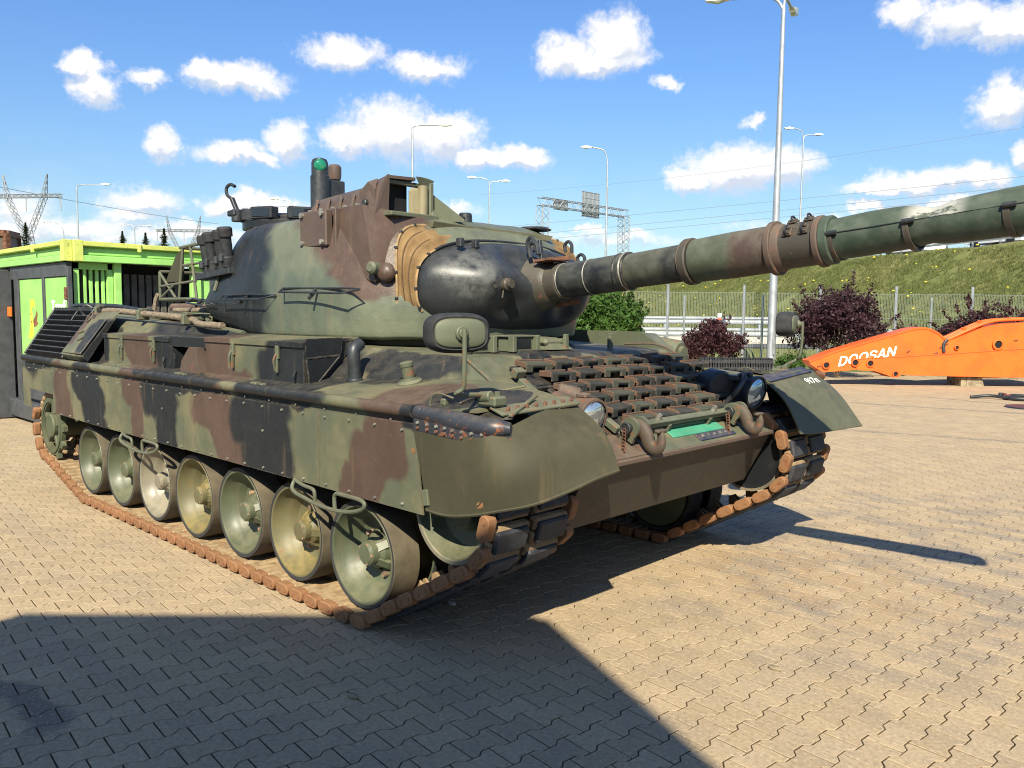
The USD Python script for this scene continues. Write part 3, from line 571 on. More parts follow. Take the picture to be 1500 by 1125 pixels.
def tow(s, y, mat):
    p = group_part(T, 'tow_hook')
    c = glp(1.085, y, .02)
    for dy in (-.052, .046): part(p, 'lug', prism(Point(0, 0).buffer(.062, 16).union(Polygon([(-.065, -.065), (.06, -.065), (.05, .03), (-.05, .03)])), .022, c+gn*.070+gy*(dy-.011), gx, gn, gy), M['green_rust'], 30)
    part(p, 'pin', [cyl(c+gn*.075-gy*.10, c+gn*.075+gy*.085, .026, n=16, bev=.004), tube([c+gn*.075-gy*.10+gx*.03*math.cos(a)+gn*.03*math.sin(a) for a in np.linspace(0, 6.2, 14)], .006, 6)], M['blackmetal'], 40)
    q = lambda u, v: c+gn*.070+np.array([u, 0, v])
    hk = smooth_path([q(-.025, .022), q(.035, .010), q(.075, -.035), q(.098, -.085), q(.135, -.108), q(.168, -.088), q(.176, -.045), q(.168, -.012)], 6)
    rs = np.interp(np.linspace(0, 1, len(hk)), [0, .2, .5, .8, 1], [.030, .046, .040, .028, .020])
    hm = tube(hk, .04, 12, rs=rs); Vv = np.array(hm.vertices); Vv[:, 1] = (Vv[:, 1]-y)*.72+y; hm.vertices = Vv
    part(p, 'hook', [hm, box(q(.168, -.004), (.034, .085, .022), .007)], mat, 50)
    part(p, 'keeper_chain', [tube([c+gn*(.06-.01*k)+gy*(-.10-.012*k)+gx*(.015*k+.012*math.cos(a))+gn*.012*math.sin(a) for a in np.linspace(0, 6.28, 8)], .004, 5) for k in range(7)], M['rust'])
tow(-1, -.50, M['hook']); tow(1, .66, M['hook'])
def headlamp(y, r, mat, x=1.05, dz=0.0, gm=None):
    p = group_part(T, 'headlamp')
    c = np.array([x, y, 1.245+dz]); d = np.array([.96, -.10, -.18]); d /= np.linalg.norm(d)
    part(p, 'lamp_body', lathe([(.0001, -.17), (r*.55, -.165), (r*.85, -.10), (r*.98, -.02), (r*1.06, 0), (r*1.06, .022), (r*.93, .024)], c, d, 28), mat, 40)
    part(p, 'lens', lathe([(r*.95, .012), (r*.7, .030), (r*.35, .040), (.0001, .043)], c, d, 28), gm or M['lens'], 60)
    part(p, 'bracket', [beam(c-d*.10-np.array([0, 0, r*.8]), glp(c[0]-.12, y, 0), .08, .05), box(c-d*.06+np.array([0, 0, r*1.0]), (.07, .05, .025), .006)], mat)
headlamp(-.875, .102, M['brown_rust'], 1.10, .0)
headlamp(.95, .112, M['blackmetal'], 1.11, .02, M['lens_blue'])
sl = group_part(T, 'blackout_lamp')
part(sl, 'lamp_body', [lathe([(.0001, -.20), (.07, -.19), (.105, -.12), (.108, .0), (.095, .02), (.0001, .022)], (.93, .80, 1.305), (.9, -.35, -.12), 24)], M['blackmetal'], 40)
part(sl, 'lamp_guard', [tube(smooth_path([(1.02, .72, 1.20), (1.10, .74, 1.30), (1.10, .83, 1.38), (1.02, .90, 1.38), (.92, .95, 1.28)], 5), .016, 8), box((.985, .88, 1.365), (.13, .11, .035), .008), box((.80, .80, 1.30), (.14, .10, .10), .02)], M['blackmetal'])
part(T, 'horn', [cyl((.83, -.86, 1.33), (.98, -.90, 1.28), .042, .05, 16, .008), cyl((.80, -.80, 1.36), (.90, -.72, 1.33), .05, n=14, bev=.01), tube(smooth_path([(.78, -.92, 1.32), (.82, -.98, 1.33), (.90, -.98, 1.30), (.95, -.95, 1.27)], 4), .016, 8)], M['brown_rust'], 40)
# ---- driver's periscopes and the front edge of the roof
for (x, y) in ((.06, -.73), (.10, -.36)):
    p = group_part(T, 'periscope')
    part(p, 'housing', [box((x-.05, y, 1.592), (.13, .21, .10), .008), box((x-.05, y, 1.648), (.16, .25, .014), .004), box((x+.03, y-.115, 1.60), (.05, .035, .11), .004), box((x+.03, y+.115, 1.60), (.05, .035, .11), .004)], M['green'])
    part(p, 'glass', box((x+.018, y, 1.60), (.012, .15, .062), .003), M['window'])
part(T, 'hatch_hinge', [box((-.02, .02, 1.60), (.22, .24, .05), .02), hull([(-.12, -.10, 1.55), (.12, -.08, 1.55), (.06, -.06, 1.63), (-.06, -.04, 1.64), (.12, .16, 1.55), (-.1, .16, 1.55), (0, .12, 1.63)])], M['green'])
for y in (.10, .62): part(T, 'roof_stop', [box((.10, y, 1.59), (.03, .045, .09), .006), box((.10, y, 1.64), (.026, .04, .03), .005)], M['green_rust'])
part(T, 'driver_hatch_rim', hull([(.25, -.30, 1.50), (.42, -.28, 1.455), (.42, -.62, 1.455), (.25, -.62, 1.50), (.27, -.36, 1.565), (.34, -.38, 1.55), (.34, -.55, 1.55), (.27, -.56, 1.565)]), M['black'], 25)
part(T, 'far_stowage_bin', hull([(x, y, z) for x in (-1.3, -.05) for y, z in ((1.22, 1.48), (1.50, 1.42), (1.22, 1.66), (1.46, 1.64))]+[(.35, 1.30, 1.42)]), M['green'], 25)
part(T, 'roof_conduit', tube(smooth_path([(-.1, 1.08, 1.56), (.25, 1.07, 1.56), (.55, 1.06, 1.42), (.8, 1.06, 1.28)], 6), .008, 8), M['brown_rust'])
part(T, 'fender_drum', [cyl((-.1, 1.50, 1.52), (.16, 1.50, 1.49), .10, n=20, bev=.02), cyl((.165, 1.50, 1.488), (.20, 1.50, 1.485), .055, n=16)], M['green_rust'], 40)
# ---- engine deck: rods, cables, ring
def rod(pts, r, mat, name='tow_cable'): return part(T, name, tube(smooth_path(pts, 5), r, 10), mat, 50)
rod([(-5.55, -1.30, 1.80), (-5.35, -1.28, 1.84), (-4.6, -1.20, 1.835), (-4.15, -1.16, 1.80), (-3.9, -1.12, 1.78)], .022, M['blackmetal'], 'deck_handrail')
rod([(-5.0, -1.30, 1.80), (-4.75, -1.33, 1.775), (-4.3, -1.32, 1.79), (-3.7, -1.27, 1.765), (-3.2, -1.24, 1.745), (-2.9, -1.20, 1.72), (-2.65, -1.26, 1.69), (-2.3, -1.24, 1.68)], .028, M['cable'])
rod([(-4.55, -.62, 1.80), (-3.9, -.56, 1.80), (-3.3, -.50, 1.78), (-2.7, -.5, 1.76)], .026, M['cable'], 'cleaning_rod')
rod([(-4.75, -.55, 1.83), (-4.2, -.48, 1.835), (-3.6, -.42, 1.83)], .040, M['brown_rust'], 'cleaning_rod')
for x, y in ((-3.75, -1.27), (-2.95, -1.22), (-4.6, -1.33)):
    part(T, 'cable_clamp', [box((x, y, zdeck(x)+.06), (.05, .11, .09), .01), box((x, y, zdeck(x)+.11), (.09, .06, .025), .006)], M['green_rust'])
part(T, 'deck_grille', [box((-4.35, 0, zdeck(-4.35)+.012), (1.9, 1.9, .03), .006)]+[box((-4.35+dx, -.45, zdeck(-4.35)+.035), (.03, .8, .025), .004) for dx in np.linspace(-.85, .85, 12)], M['green'])
part(T, 'deck_handle', [tube(smooth_path([(x, -.85, zdeck(x)+.0), (x, -.85, zdeck(x)+.06), (x+.22, -.85, zdeck(x)+.06), (x+.22, -.85, zdeck(x))], 4), .009, 6) for x in (-3.5, -3.0)], M['green'])
rod([(-4.95, -1.32, 1.70), (-4.99, -1.36, 1.78), (-4.95, -1.33, 1.84), (-4.90, -1.28, 1.78), (-4.92, -1.34, 1.66)], .020, M['blackmetal'], 'cable_loop')
# ---- running gear
WR, WZ = .315, .400
def wheel(x, s, mat, label=None):
    p = group_part(T, 'road_wheel', label)
    for (y0, w, outer) in ((-1.592, .185, True), (-1.285, .185, False)):
        y0 = s*-y0; d = np.array([0, -s*1.0, 0]) if True else 0   # inward from the outer face
        c = np.array([x, y0, WZ])
        part(p, 'tyre', lathe([(WR-.024, .004), (WR-.004, 0), (WR, .006), (WR, w-.006), (WR-.004, w), (WR-.024, w-.004)], c, d, 48, True), M['rubber'] if not outer else M['tyre2'], 40)
        part(p, 'rim', lathe([(WR-.020, .012), (WR-.026, .001), (WR-.036, .003), (WR-.040, .012), (WR-.054, .060), (WR-.084, .098), (WR-.094, .104), (WR-.118, .146), (WR-.150, .162), (.115, .164), (.0001, .165)], c, d, 48), mat, 30)
        if not outer: part(p, 'rim', lathe([(WR-.036, w-.004), (WR-.05, w-.012), (.1, w-.012), (.0001, w-.012)], c, d, 40), mat, 30)
        if outer:
            hb = [lathe([(.105, .164), (.096, .105), (.076, .085), (.070, .040), (.054, .026), (.0001, .022)], c, d, 24)]
            for k in range(5):
                a = k*2*math.pi/5+.6+x; e = np.array([math.cos(a), 0, math.sin(a)])
                hb.append(hull([c+d*t+e*r_+np.cross(e, d)*q for t, r_, q in ((.164, .13, .032), (.164, .13, -.032), (.085, .055, .03), (.085, .055, -.03), (.05, .05, .025), (.05, .05, -.025), (.164, .03, .0), (.12, .112, .022), (.12, .112, -.022))]))
            part(p, 'hub', hb, mat, 30)
            bo = []
            for k in range(5):
                a = k*2*math.pi/5+.6+x+math.pi/5; e = np.array([math.cos(a), 0, math.sin(a)])
                bo.append(cyl(c+d*.163+e*.140, c+d*.130+e*.140, .018, .015, 8))
                bo.append(cyl(c+d*.06+e*.055, c+d*.028+e*.055, .012, n=8))
            part(p, 'hub_bolts', bo, M['wheelbolt'], 40, kind='stuff')
M['wheelbolt'] = plain('rusty_wheel_bolt', (.20, .13, .085), .7, .5, 25)
def tyre2():
    g = G(); p = g.pos(); n = g.noise(p, 9, 5, .6); nx, ny, nz = g.xyz(g.nrm())
    side = g.mapr(g.math('absolute', ny), .4, .8)
    c = g.mix(side, g.mix(g.mapr(n, .3, .7), (.125, .102, .068), (.078, .064, .046)), (.030, .030, .031))
    return g.make('road_wheel_rubber', g.add('principled_bsdf', dict(base_color=c, normal=g.bump(n, .3, .004)), roughness=.8, specular_ior_level=.25)+'.BSDF')
M['tyre2'] = tyre2()
wm = ['wheel', 'wheel_yellow', 'wheel', 'wheel_yellow', 'wheel_tan', 'wheel', 'wheel']
wl = [None, 'road wheel with a yellow dusty dish', None, 'road wheel stained yellow on its green dish', 'pale beige dusty road wheel', None, None]
for k in range(7): wheel(-.706*k, -1, M[wm[k]], wl[k])
for k in range(7): wheel(-.706*k+SH, 1, M['wheel'])
IX, IZ, IR, SX, SZ, SR = .78, .79, .265, -5.22, .625, .30
for s, off in ((-1, 0), (1, SH)):
    p = group_part(T, 'idler_wheel'); c0 = np.array([IX+off, s*1.60, IZ]); d = np.array([0, -s*1.0, 0])
    for y0, w in ((0, .18), (.32, .18)):
        c = c0+d*y0
        part(p, 'rim', lathe([(IR, .0), (IR, w), (IR-.02, w)], c, d, 40), M['dust_rubber'], 30)
        part(p, 'dish', lathe([(IR-.012, .0), (IR-.03, .05), (IR-.07, .12), (.10, .145), (.0001, .145)], c, d, 40), M['wheel'] if s < 0 else M['black'], 30)  # left dish coloured black to stand in for the hull's shade
        if y0 > .1: part(p, 'dish', lathe([(IR-.02, .175), (IR-.05, .165), (.0001, .165)], c, d, 40), M['wheel'] if s < 0 else M['black'], 30)  # left inner dish: hull shade put into the colour as black
        part(p, 'lip', lathe([(IR-.020, .006), (IR-.018, -.006), (IR+.002, -.006), (IR+.004, .006)], c, d, 40), M['wheel_tan'], 30)
    part(p, 'hub', cyl(c0+d*.06, c0+d*.16, .10, .12, 20, .01), M['wheel'])
    p = group_part(T, 'drive_sprocket'); c0 = np.array([SX+off, s*1.615, SZ])
    for y0 in (0, .44):
        c = c0+d*y0; R_ = Point(0, 0).buffer(SR, 32)
        for k in range(11):
            a = k*2*math.pi/11; R_ = R_.union(Polygon([(math.cos(a-.16)*(SR-.02), math.sin(a-.16)*(SR-.02)), (math.cos(a-.07)*(SR+.055), math.sin(a-.07)*(SR+.055)), (math.cos(a+.07)*(SR+.055), math.sin(a+.07)*(SR+.055)), (math.cos(a+.16)*(SR-.02), math.sin(a+.16)*(SR-.02))]))
        R_ = R_.difference(Point(0, 0).buffer(SR-.075, 32))
        part(p, 'toothed_ring', prism(R_, .04, c-d*.0, np.array([1., 0, 0]), np.array([0, 0, 1.]), d), M['wheel'], 30)
        part(p, 'ring_lip', lathe([(SR-.06, -.012), (SR-.02, -.012), (SR-.02, .0), (SR-.06, .0)], c, d, 40, True), M['wheel'], 30)
    sp = []
    for k in range(5):
        a = k*2*math.pi/5+.2; e = np.array([math.cos(a), 0, math.sin(a)]); sp.append(beam(c0+d*.03+e*.08, c0+d*.03+e*(SR-.05), .05, .05, .006, d))
    part(p, 'spoke', sp, M['wheel']); part(p, 'hub', cyl(c0+d*-.02, c0+d*.40, .12, n=24, bev=.012), M['wheel'])
# the track loop
def loop(off):
    pts = []; T0 = .048; ro = IR+.045; rs_ = SR+.02
    # start at front on the ground, go back
    def tangent(c1, r1, c2, r2, sgn):   # outer tangent below (sgn=-1) or above (+1): centres c1 -> c2
        d_ = np.array(c2)-np.array(c1); L = np.linalg.norm(d_); a = math.atan2(d_[1], d_[0]); b = math.acos((r1-r2)/L)
        t = a+sgn*b; n_ = np.array([math.cos(t), math.sin(t)]); return np.array(c1)+n_*r1, np.array(c2)+n_*r2
    w0 = (0+off, WZ); w6 = (-.706*6+off, WZ); rw = WZ-T0
    I = (IX+off, IZ); S = (SX+off, SZ)
    arc = lambda c, r_, a0, a1, n_=24: [np.array([c[0]+r_*math.cos(a), c[1]+r_*math.sin(a)]) for a in np.linspace(a0, a1, n_)]
    ang = lambda p_, c: math.atan2(p_[1]-c[1], p_[0]-c[0])
    a, b = tangent(w0, rw, I, ro, -1); e, f = tangent(S, rs_, w6, rw, -1)
    pts += arc(w6, rw, ang(f, w6), -math.pi/2)
    pts += arc(w0, rw, -math.pi/2, ang(a, w0))
    b0 = ang(b, I); g_, h_ = tangent(I, ro, S, rs_, 1)
    pts += arc(I, ro, b0, math.pi/2+.02)
    s0 = math.pi/2+.02; pts += arc(S, rs_, s0, 2*math.pi+ang(e, S) if ang(e, S) < 0 else ang(e, S))
    P = np.array(pts); P = np.vstack([P, P[:1]]); L = np.concatenate([[0], np.cumsum(np.linalg.norm(np.diff(P, axis=0), axis=1))])
    n_ = round(L[-1]/.160); t = np.arange(n_)*L[-1]/n_
    q = lambda tt: np.stack([np.interp(tt % L[-1], L, P[:, 0]), np.interp(tt % L[-1], L, P[:, 1])], -1)
    c = q(t); dirv = q(t+.04)-q(t-.04); return c, dirv/np.linalg.norm(dirv, axis=1, keepdims=True)
for s, off in ((-1, 0), (1, SH)):
    tr = group_part(T, 'track'); C_, D_ = loop(off)
    for k, (c, dv) in enumerate(zip(C_, D_)):
        t3 = np.array([dv[0], 0, dv[1]]); n3 = np.array([-dv[1], 0, dv[0]])         # n3 points to the inside of the loop
        if k < 0: pass
        o = np.array([c[0], s*1.35, c[1]]); R3 = np.stack([t3, [0, 1, 0], np.cross(t3, [0, 1, 0])], 1); 
        inn = n3
        mm = []
        for hy in (-.150, .150):
            for tx_ in (-.038, .038):
                mm.append(box(o+t3*tx_+np.array([0, hy, 0]), (.066, .262, .052), .012, R3))
        mm.append(box(o+inn*.02, (.09, .05, .03), .006, R3))
        hgt = .085
        for hy in (-.022, .022):
            b0 = o+inn*.02+np.array([0, hy, 0])
            mm.append(hull([b0+t3*a+np.array([0, w, 0])+inn*z for a, w, z in ((-.05, -.014, 0), (.05, -.014, 0), (-.05, .014, 0), (.05, .014, 0), (-.016, -.006, hgt), (.016, -.006, hgt), (-.016, .006, hgt), (.016, .006, hgt))]))
        if k == 0: link0 = (mm, o)
        ln = part(tr, 'track_link', mm, M['track'], 30)
        # end connectors on the two edges
        if c[1] < .86 or c[0] > .6+off:
            for hy in (-.308, .308):
                sg = np.sign(hy)
                part(tr, 'end_connector', [hull(np.vstack([cyl(o+t3*tx_+np.array([0, hy-.030, 0]), o+t3*tx_+np.array([0, hy+.030, 0]), .036, n=12, bev=.006).vertices for tx_ in (.044, .112)]))]+[cyl(o+t3*tx_+np.array([0, sg*.29, 0]), o+t3*tx_+np.array([0, sg*.342, 0]), .015, n=8) for tx_ in (.045, .115)], M['connector'], 30)
        vis = c[0] > .1+off or c[0] < -4.2+off
        if vis:
            for hy in (-.150, .150): part(tr, 'rubber_pad', box(o-inn*.032+np.array([0, hy, 0]), (.118, .225, .034), .010, R3), M['pad'], 30)
# ---- turret
TC = -1.70
lv_ = [(1.600, -.24, -2.50, 1.150), (1.64, -.22, -2.75, 1.170), (1.70, -.22, -3.15, 1.172), (1.80, -.20, -3.56, 1.175), (1.90, -.205, -3.55, 1.170), (2.02, -.22, -3.38, 1.155), (2.16, -.27, -3.20, 1.13), (2.28, -.34, -3.06, 1.105), (2.37, -.42, -2.96, 1.085), (2.43, -.50, -2.90, 1.06), (2.465, -.60, -2.84, 1.02), (2.490, -.75, -2.74, .93), (2.503, -.95, -2.5, .75), (2.51, -1.4, -2.1, .30)]
NT = 96
V, F = [], []
for z, xf, xr, b in lv_:
    for j in range(NT):
        t = 2*math.pi*j/NT; c, s_ = math.cos(t), math.sin(t)
        cx = -1.55
        n_ = 2.9 if c > 0 else 3.4
        rx = (xf-cx) if c > 0 else (cx-xr)
        x = cx+rx*np.sign(c)*abs(c)**(2/n_); y = b*np.sign(s_)*abs(s_)**(2/n_)
        V.append((x, y, z))
nl = len(lv_)
for i in range(nl-1):
    for j in range(NT):
        k = (j+1) % NT; F += [[i*NT+j, i*NT+k, (i+1)*NT+k], [i*NT+j, (i+1)*NT+k, (i+1)*NT+j]]
c0 = len(V); V += [(-1.5, 0, 1.605), (-1.6, 0, 2.512)]
for j in range(NT):
    k = (j+1) % NT; F += [[c0, k, j], [c0+1, (nl-1)*NT+j, (nl-1)*NT+k]]
tur = trimesh.Trimesh(V, F, process=False).subdivide_loop(1)
Vt_ = np.array(tur.vertices); nrm_ = np.array(tur.vertex_normals); Vt_ += nrm_*((meshkit.fbm(Vt_*2.2, 3, 5)-.5)*.035+(meshkit.fbm(Vt_*9, 2, 9)-.5)*.006)[:, None]; tur.vertices = Vt_
part(T, 'turret', tur, M['cast'], True)
part(T, 'turret_ring', lathe([(1.06, -.06), (1.10, -.05), (1.10, .03), (1.04, .04)], (-1.45, 0, 1.60), (0, 0, 1), 64), M['green'], 30)
# bustle underside lip
part(T, 'ring_guard', tube(smooth_path([(-3.15, -.95, 1.72), (-2.7, -1.10, 1.665), (-2.1, -1.17, 1.625)], 6), .022, 8), M['green'])
# ---- mantlet: a broad cast shell with a waist towards the barrel
GE = rad(5.55); gd = np.array([math.cos(GE), 0, math.sin(GE)]); G0 = np.array([0.0, 0, 2.005])
MW, MH, MZ = .868, .335, 1.972
def m_out(a):
    c, s_ = math.cos(a), math.sin(a); return MW*np.sign(c)*abs(c)**(2/2.7), MH*np.sign(s_)*abs(s_)**(2/2.7)
def mant(a, r_):
    oy, oz = m_out(a); y, z = oy*r_, MZ+oz*r_
    x = -.47+.47*max(0.0, 1-r_**2.25)**.5
    for sg in (-1, 1):
        x += .085*math.exp(-((y-sg*.52)/.17)**2-((z-2.03)/.13)**2)
        x -= .13*math.exp(-((y-sg*.17)/.15)**2-((z-2.15)/.11)**2)*min(1, (1-r_)*4)
        x -= .08*math.exp(-((y-sg*.30)/.14)**2-((z-1.85)/.11)**2)*min(1, (1-r_)*4)
    x += .07*math.exp(-(y/.24)**2-((z-1.99)/.18)**2)
    return (x, y, z)
NA_, rr_ = 72, [0.0, .12, .24, .36, .48, .60, .70, .79, .87, .93, .97, 1.0]
V, F = [mant(0, 0.0)], []
for r_ in rr_[1:]:
    for j in range(NA_): V.append(mant(2*math.pi*j/NA_, r_))
for j in range(NA_):
    oy, oz = m_out(2*math.pi*j/NA_); V.append((-.80, oy*.97, MZ+oz*.97))
for j in range(NA_): F.append([0, 1+j, 1+(j+1) % NA_])
for i in range(len(rr_)-1):
    for j in range(NA_):
        a, b = 1+i*NA_, 1+(i+1)*NA_; k = (j+1) % NA_; F += [[a+j, b+j, b+k], [a+j, b+k, a+k]]
V.append((-.80, 0, MZ)); b = 1+(len(rr_)-1)*NA_
for j in range(NA_): F.append([len(V)-1, b+(j+1) % NA_, b+j])
mm_ = trimesh.Trimesh(V, F, process=False)
if mm_.volume < 0: mm_.invert()
sm = mm_.subdivide_loop(1); v_ = np.array(sm.vertices); v_ += np.array(sm.vertex_normals)*((meshkit.fbm(v_*3.0, 3, 15)-.5)*.022)[:, None]; sm.vertices = v_
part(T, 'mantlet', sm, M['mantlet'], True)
# coaxial port, gun collar, eyes
gp = lambda t, a=0.0, r_=0.0: G0+gd*t+r_*(np.array([0, 1, 0])*math.sin(a)+np.cross(gd, [0, 1, 0])*math.cos(a))
part(T, 'gun_collar', lathe([(.20, -.02), (.175, .04), (.160, .10), (.135, .13), (.128, .22), (.120, .225)], gp(-.05), gd, 32), M['clamp'], 35)
part(T, 'collar_bracket', [beam(gp(.06, rad(120), .15), gp(.26, rad(120), .15), .04, .035), beam(gp(.05, rad(160), .165), gp(.24, rad(160), .150), .05, .03), beam(gp(.03, rad(-30), .17), gp(.19, rad(-30), .165), .16, .018, .004, (0, 0, 1)), beam(gp(.05, rad(15), .172), gp(.18, rad(15), .165), .05, .03)], M['rust'])
part(T, 'coax_port', [cyl((-.10, -.40, 1.985), (.035, -.41, 1.99), .048, .042, 18, .008), cyl((.035, -.41, 1.99), (.06, -.41, 1.992), .030, .028, 14), beam((-.02, -.45, 2.0), (-.02, -.50, 1.97), .02, .03), tube([(.02, -.45, 1.95), (.02, -.46, 1.90)], .006, 6)], M['clamp'])
def eye(p0, r_=.05, name='lifting_eye', up_=1.0):
    x, y, z = p0
    part(T, name, [tube(smooth_path([(x, y, z), (x-.01, y, z+r_*1.2*up_), (x+.02, y, z+r_*1.9*up_), (x+.055, y, z+r_*1.3*up_), (x+.06, y, z-.01)], 5), .013, 8)], M['blackmetal'])
# ---- the gun
secs = [('gun_sleeve', .17, .72, [(.118, 0), (.118, 1)], 'gun'), ('gun_sleeve', .72, 1.16, [(.110, 0), (.113, 1)], 'gun'),
        ('bore_evacuator', 1.19, 1.71, [(.112, 0), (.128, .03), (.133, .5), (.130, .97), (.12, 1)], 'gun'),
        ('clamp_sleeve', 1.77, 1.97, [(.122, 0), (.122, 1)], 'clamp'),
        ('barrel_end', 2.0, 4.02, [(.078, 0), (.074, 1)], 'sleeve')]
for nm, a, b, pr, mt in secs:
    part(T, nm, lathe([(.03, .0)]+[(r_, t*(b-a)) for r_, t in pr]+[(.03, b-a)], gp(a), gd, 48), M[mt], 35)
def ring(name, a, w, r_, mat, n=48): part(T, name, lathe([(r_-.03, 0), (r_-.006, 0), (r_, .006), (r_, w-.006), (r_-.006, w), (r_-.03, w)], gp(a), gd, n), M[mat], 35)
for a in (.175, .41): ring('sleeve_band', a, .012, .122, 'bolt')
ring('sleeve_flange', .645, .022, .1225, 'black'); ring('sleeve_band', .70, .012, .124, 'bolt'); ring('sleeve_flange', .715, .016, .1225, 'black')
ring('sleeve_flange', 1.145, .05, .140, 'clamp'); ring('sleeve_band', 1.132, .012, .133, 'brown_rust')
part(T, 'evacuator_flange', lathe([(.10, 0), (.146, .0), (.150, .004), (.150, .030), (.146, .034), (.134, .036), (.130, .06), (.122, .075)], gp(1.695), gd, 48), M['brown_rust'], 22)
ring('evacuator_flange', 1.955, .035, .138, 'brown_rust'); ring('sleeve_flange', 1.988, .05, .130, 'sleeve')
# latches on the clamp sleeve
for t_ in (1.825, 1.915):
    for a_ in (rad(-58), rad(-12), rad(60)):
        e1 = gp(t_, a_, .122); up_ = (gp(t_, a_, 1)-gp(t_, 0, 0)); up_ /= np.linalg.norm(up_); tn = np.cross(gd, up_); Rr = np.stack([gd, tn, up_], 1)
        p = group_part(T, 'sleeve_latch')
        part(p, 'latch_plate', [box(e1+up_*.006, (.050, .058, .010), .003, Rr), box(e1+up_*.014-tn*.018, (.036, .018, .016), .004, Rr), box(e1+up_*.014+tn*.018, (.04, .012, .014), .004, Rr)], M['clamp'])
        part(p, 'latch_loop', tube(smooth_path([e1+up_*.02-tn*.03, e1+up_*.034-tn*.008, e1+up_*.034+tn*.012, e1+up_*.012+tn*.025], 4), .006, 6), M['blackmetal'])
# dented thermal sleeve: upper and lower halves with straps
L0, L1 = 2.03, 3.95
def sleeve(lo):
    NT_, NA = 70, 26; rows_ = []
    for i in range(NT_):
        t = L0+(L1-L0)*i/(NT_-1); row = []
        for j in range(NA):
            a = (rad(-78)+rad(156)*j/(NA-1)) if not lo else (rad(78)+rad(204)*j/(NA-1))
            r_ = .107 if not lo else .104
            if not lo: r_ -= .024*math.exp(-((t-2.53)/.075)**2)*(.6+.4*math.cos(a+.4))-.006*math.sin(t*9)*math.cos(a*2)
            else: r_ -= .012*math.exp(-((t-2.50)/.06)**2)*max(0, -math.cos(a))+.003*math.sin(t*7+a)
            row.append(gp(t, a, r_))
        rows_.append(row)
    return sheet(rows_, .006)
part(T, 'thermal_sleeve_top', sleeve(False), M['sleeve'], 50, label='dented upper half of the barrel sleeve with white scuffs')
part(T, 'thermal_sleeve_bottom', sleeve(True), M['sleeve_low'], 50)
for sg in (-1, 1): part(T, 'sleeve_seam', tube([gp(t, rad(sg*78), .107) for t in np.linspace(L0, L1, 30)], .0035, 6), M['blackmetal'])
for t_ in (2.045, 2.42, 2.85, 3.25, 3.6):
    st = [gp(t_+.012*math.sin(a), a, .112) for a in np.linspace(rad(-85), rad(-275), 30)]
    w_ = np.array([np.array(st), np.array(st)+gd*.028]); p = part(T, 'sleeve_strap', sheet(w_, .008), M['clamp'], 50)
    part(p, 'buckle', [cyl(gp(t_+.0, rad(-80), .122)-gd*.01, gp(t_+.0, rad(-80), .122)+gd*.045, .012, n=10)], M['blackmetal'])
part(T, 'muzzle', lathe([(.0525, .0), (.0525, .10), (.088, .10), (.092, .085), (.092, .01), (.085, 0)], gp(3.93), gd, 36), M['clamp'], 35)
# ---- canvas cover between turret and mantlet
def canvas_arc(s):
    out_, in_ = [], []
    o_pts = [(-.50, s*.915, 1.845), (-.49, s*.925, 1.97), (-.49, s*.93, 2.12), (-.50, s*.915, 2.24), (-.52, s*.86, 2.325), (-.54, s*.76, 2.375), (-.56, s*.55, 2.395), (-.57, s*.28, 2.40), (-.57, 0, 2.40)]
    i_pts = []
    for a in np.radians([203, 190, 177, 162, 147, 131, 114, 101, 90]):
        x, y, z = mant(a, .985); i_pts.append((x+.004, s*-y if s > 0 else y, z))
    return np.array(smooth_path(o_pts, 5)), np.array(smooth_path(i_pts, 5))
for s in (-1, 1):
    o_, i_ = canvas_arc(s); rows_ = []
    fall = np.clip(np.arange(len(o_))/9.0, 0.05, 1)[:, None]
    for k, t in enumerate(np.linspace(0, 1, 13)):
        bul = .020*math.sin(math.pi*t)-.020*abs(math.sin(math.pi*t*3))
        mid = o_*(1-t)+i_*t; ctr = np.array([-.7, 0, 2.0]); dr = mid-ctr; dr /= np.linalg.norm(dr, axis=1, keepdims=True); rows_.append(mid+dr*bul*fall)
    cs = sheet(np.array(rows_), .010); vv = np.array(cs.vertices); vv += (meshkit.fbm(vv*9, 3, 21)-.5)[:, None]*.014; cs.vertices = vv
    p = part(T, 'canvas_cover', cs, M['canvas'], 60, label='tan canvas dust cover around the gun shield')
    part(p, 'pleat', [tube(np.array(rows_[k])+(np.array(rows_[k])-[-.7, 0, 2.0])*.004, .0045, 6) for k in (4, 8)], M['canvas_fold'])
    part(p, 'binding', [tube(o_+(o_-[-.7, 0, 2.0])*.012, .008, 6), tube(i_+(i_-[-.7, 0, 2.0])*.012, .008, 6)], M['canvas_edge'])
    part(p, 'fastener', [box(q+(q-np.array([-.7, 0, 2.0]))*.02, (.022, .022, .018), .005) for q in list(o_[2::6])+list(i_[2::6])], M['blackmetal'], kind='stuff')
    part(T, 'canvas_clamp_bar', tube(i_[22:]+np.array([.012, 0, .010]), .010, 6), M['blackmetal'])
for y in (-.60, -.46): part(T, 'bar_bracket', [box((-.24, y, 2.265), (.05, .04, .06), .006)], M['blackmetal'])
eye((-.12, -.06, 2.235), .05); eye((-.18, .42, 2.26), .04); eye((-.25, .66, 2.20), .03)
part(T, 'lifting_eye', [tube(smooth_path([(-.02, -.14, 2.18), (-.04, -.14, 2.25), (-.02, -.14, 2.285), (.03, -.14, 2.27), (.05, -.14, 2.20)], 5), .016, 8), beam((.03, -.11, 2.30), (.06, -.11, 2.14), .03, .02)], M['blackmetal'])
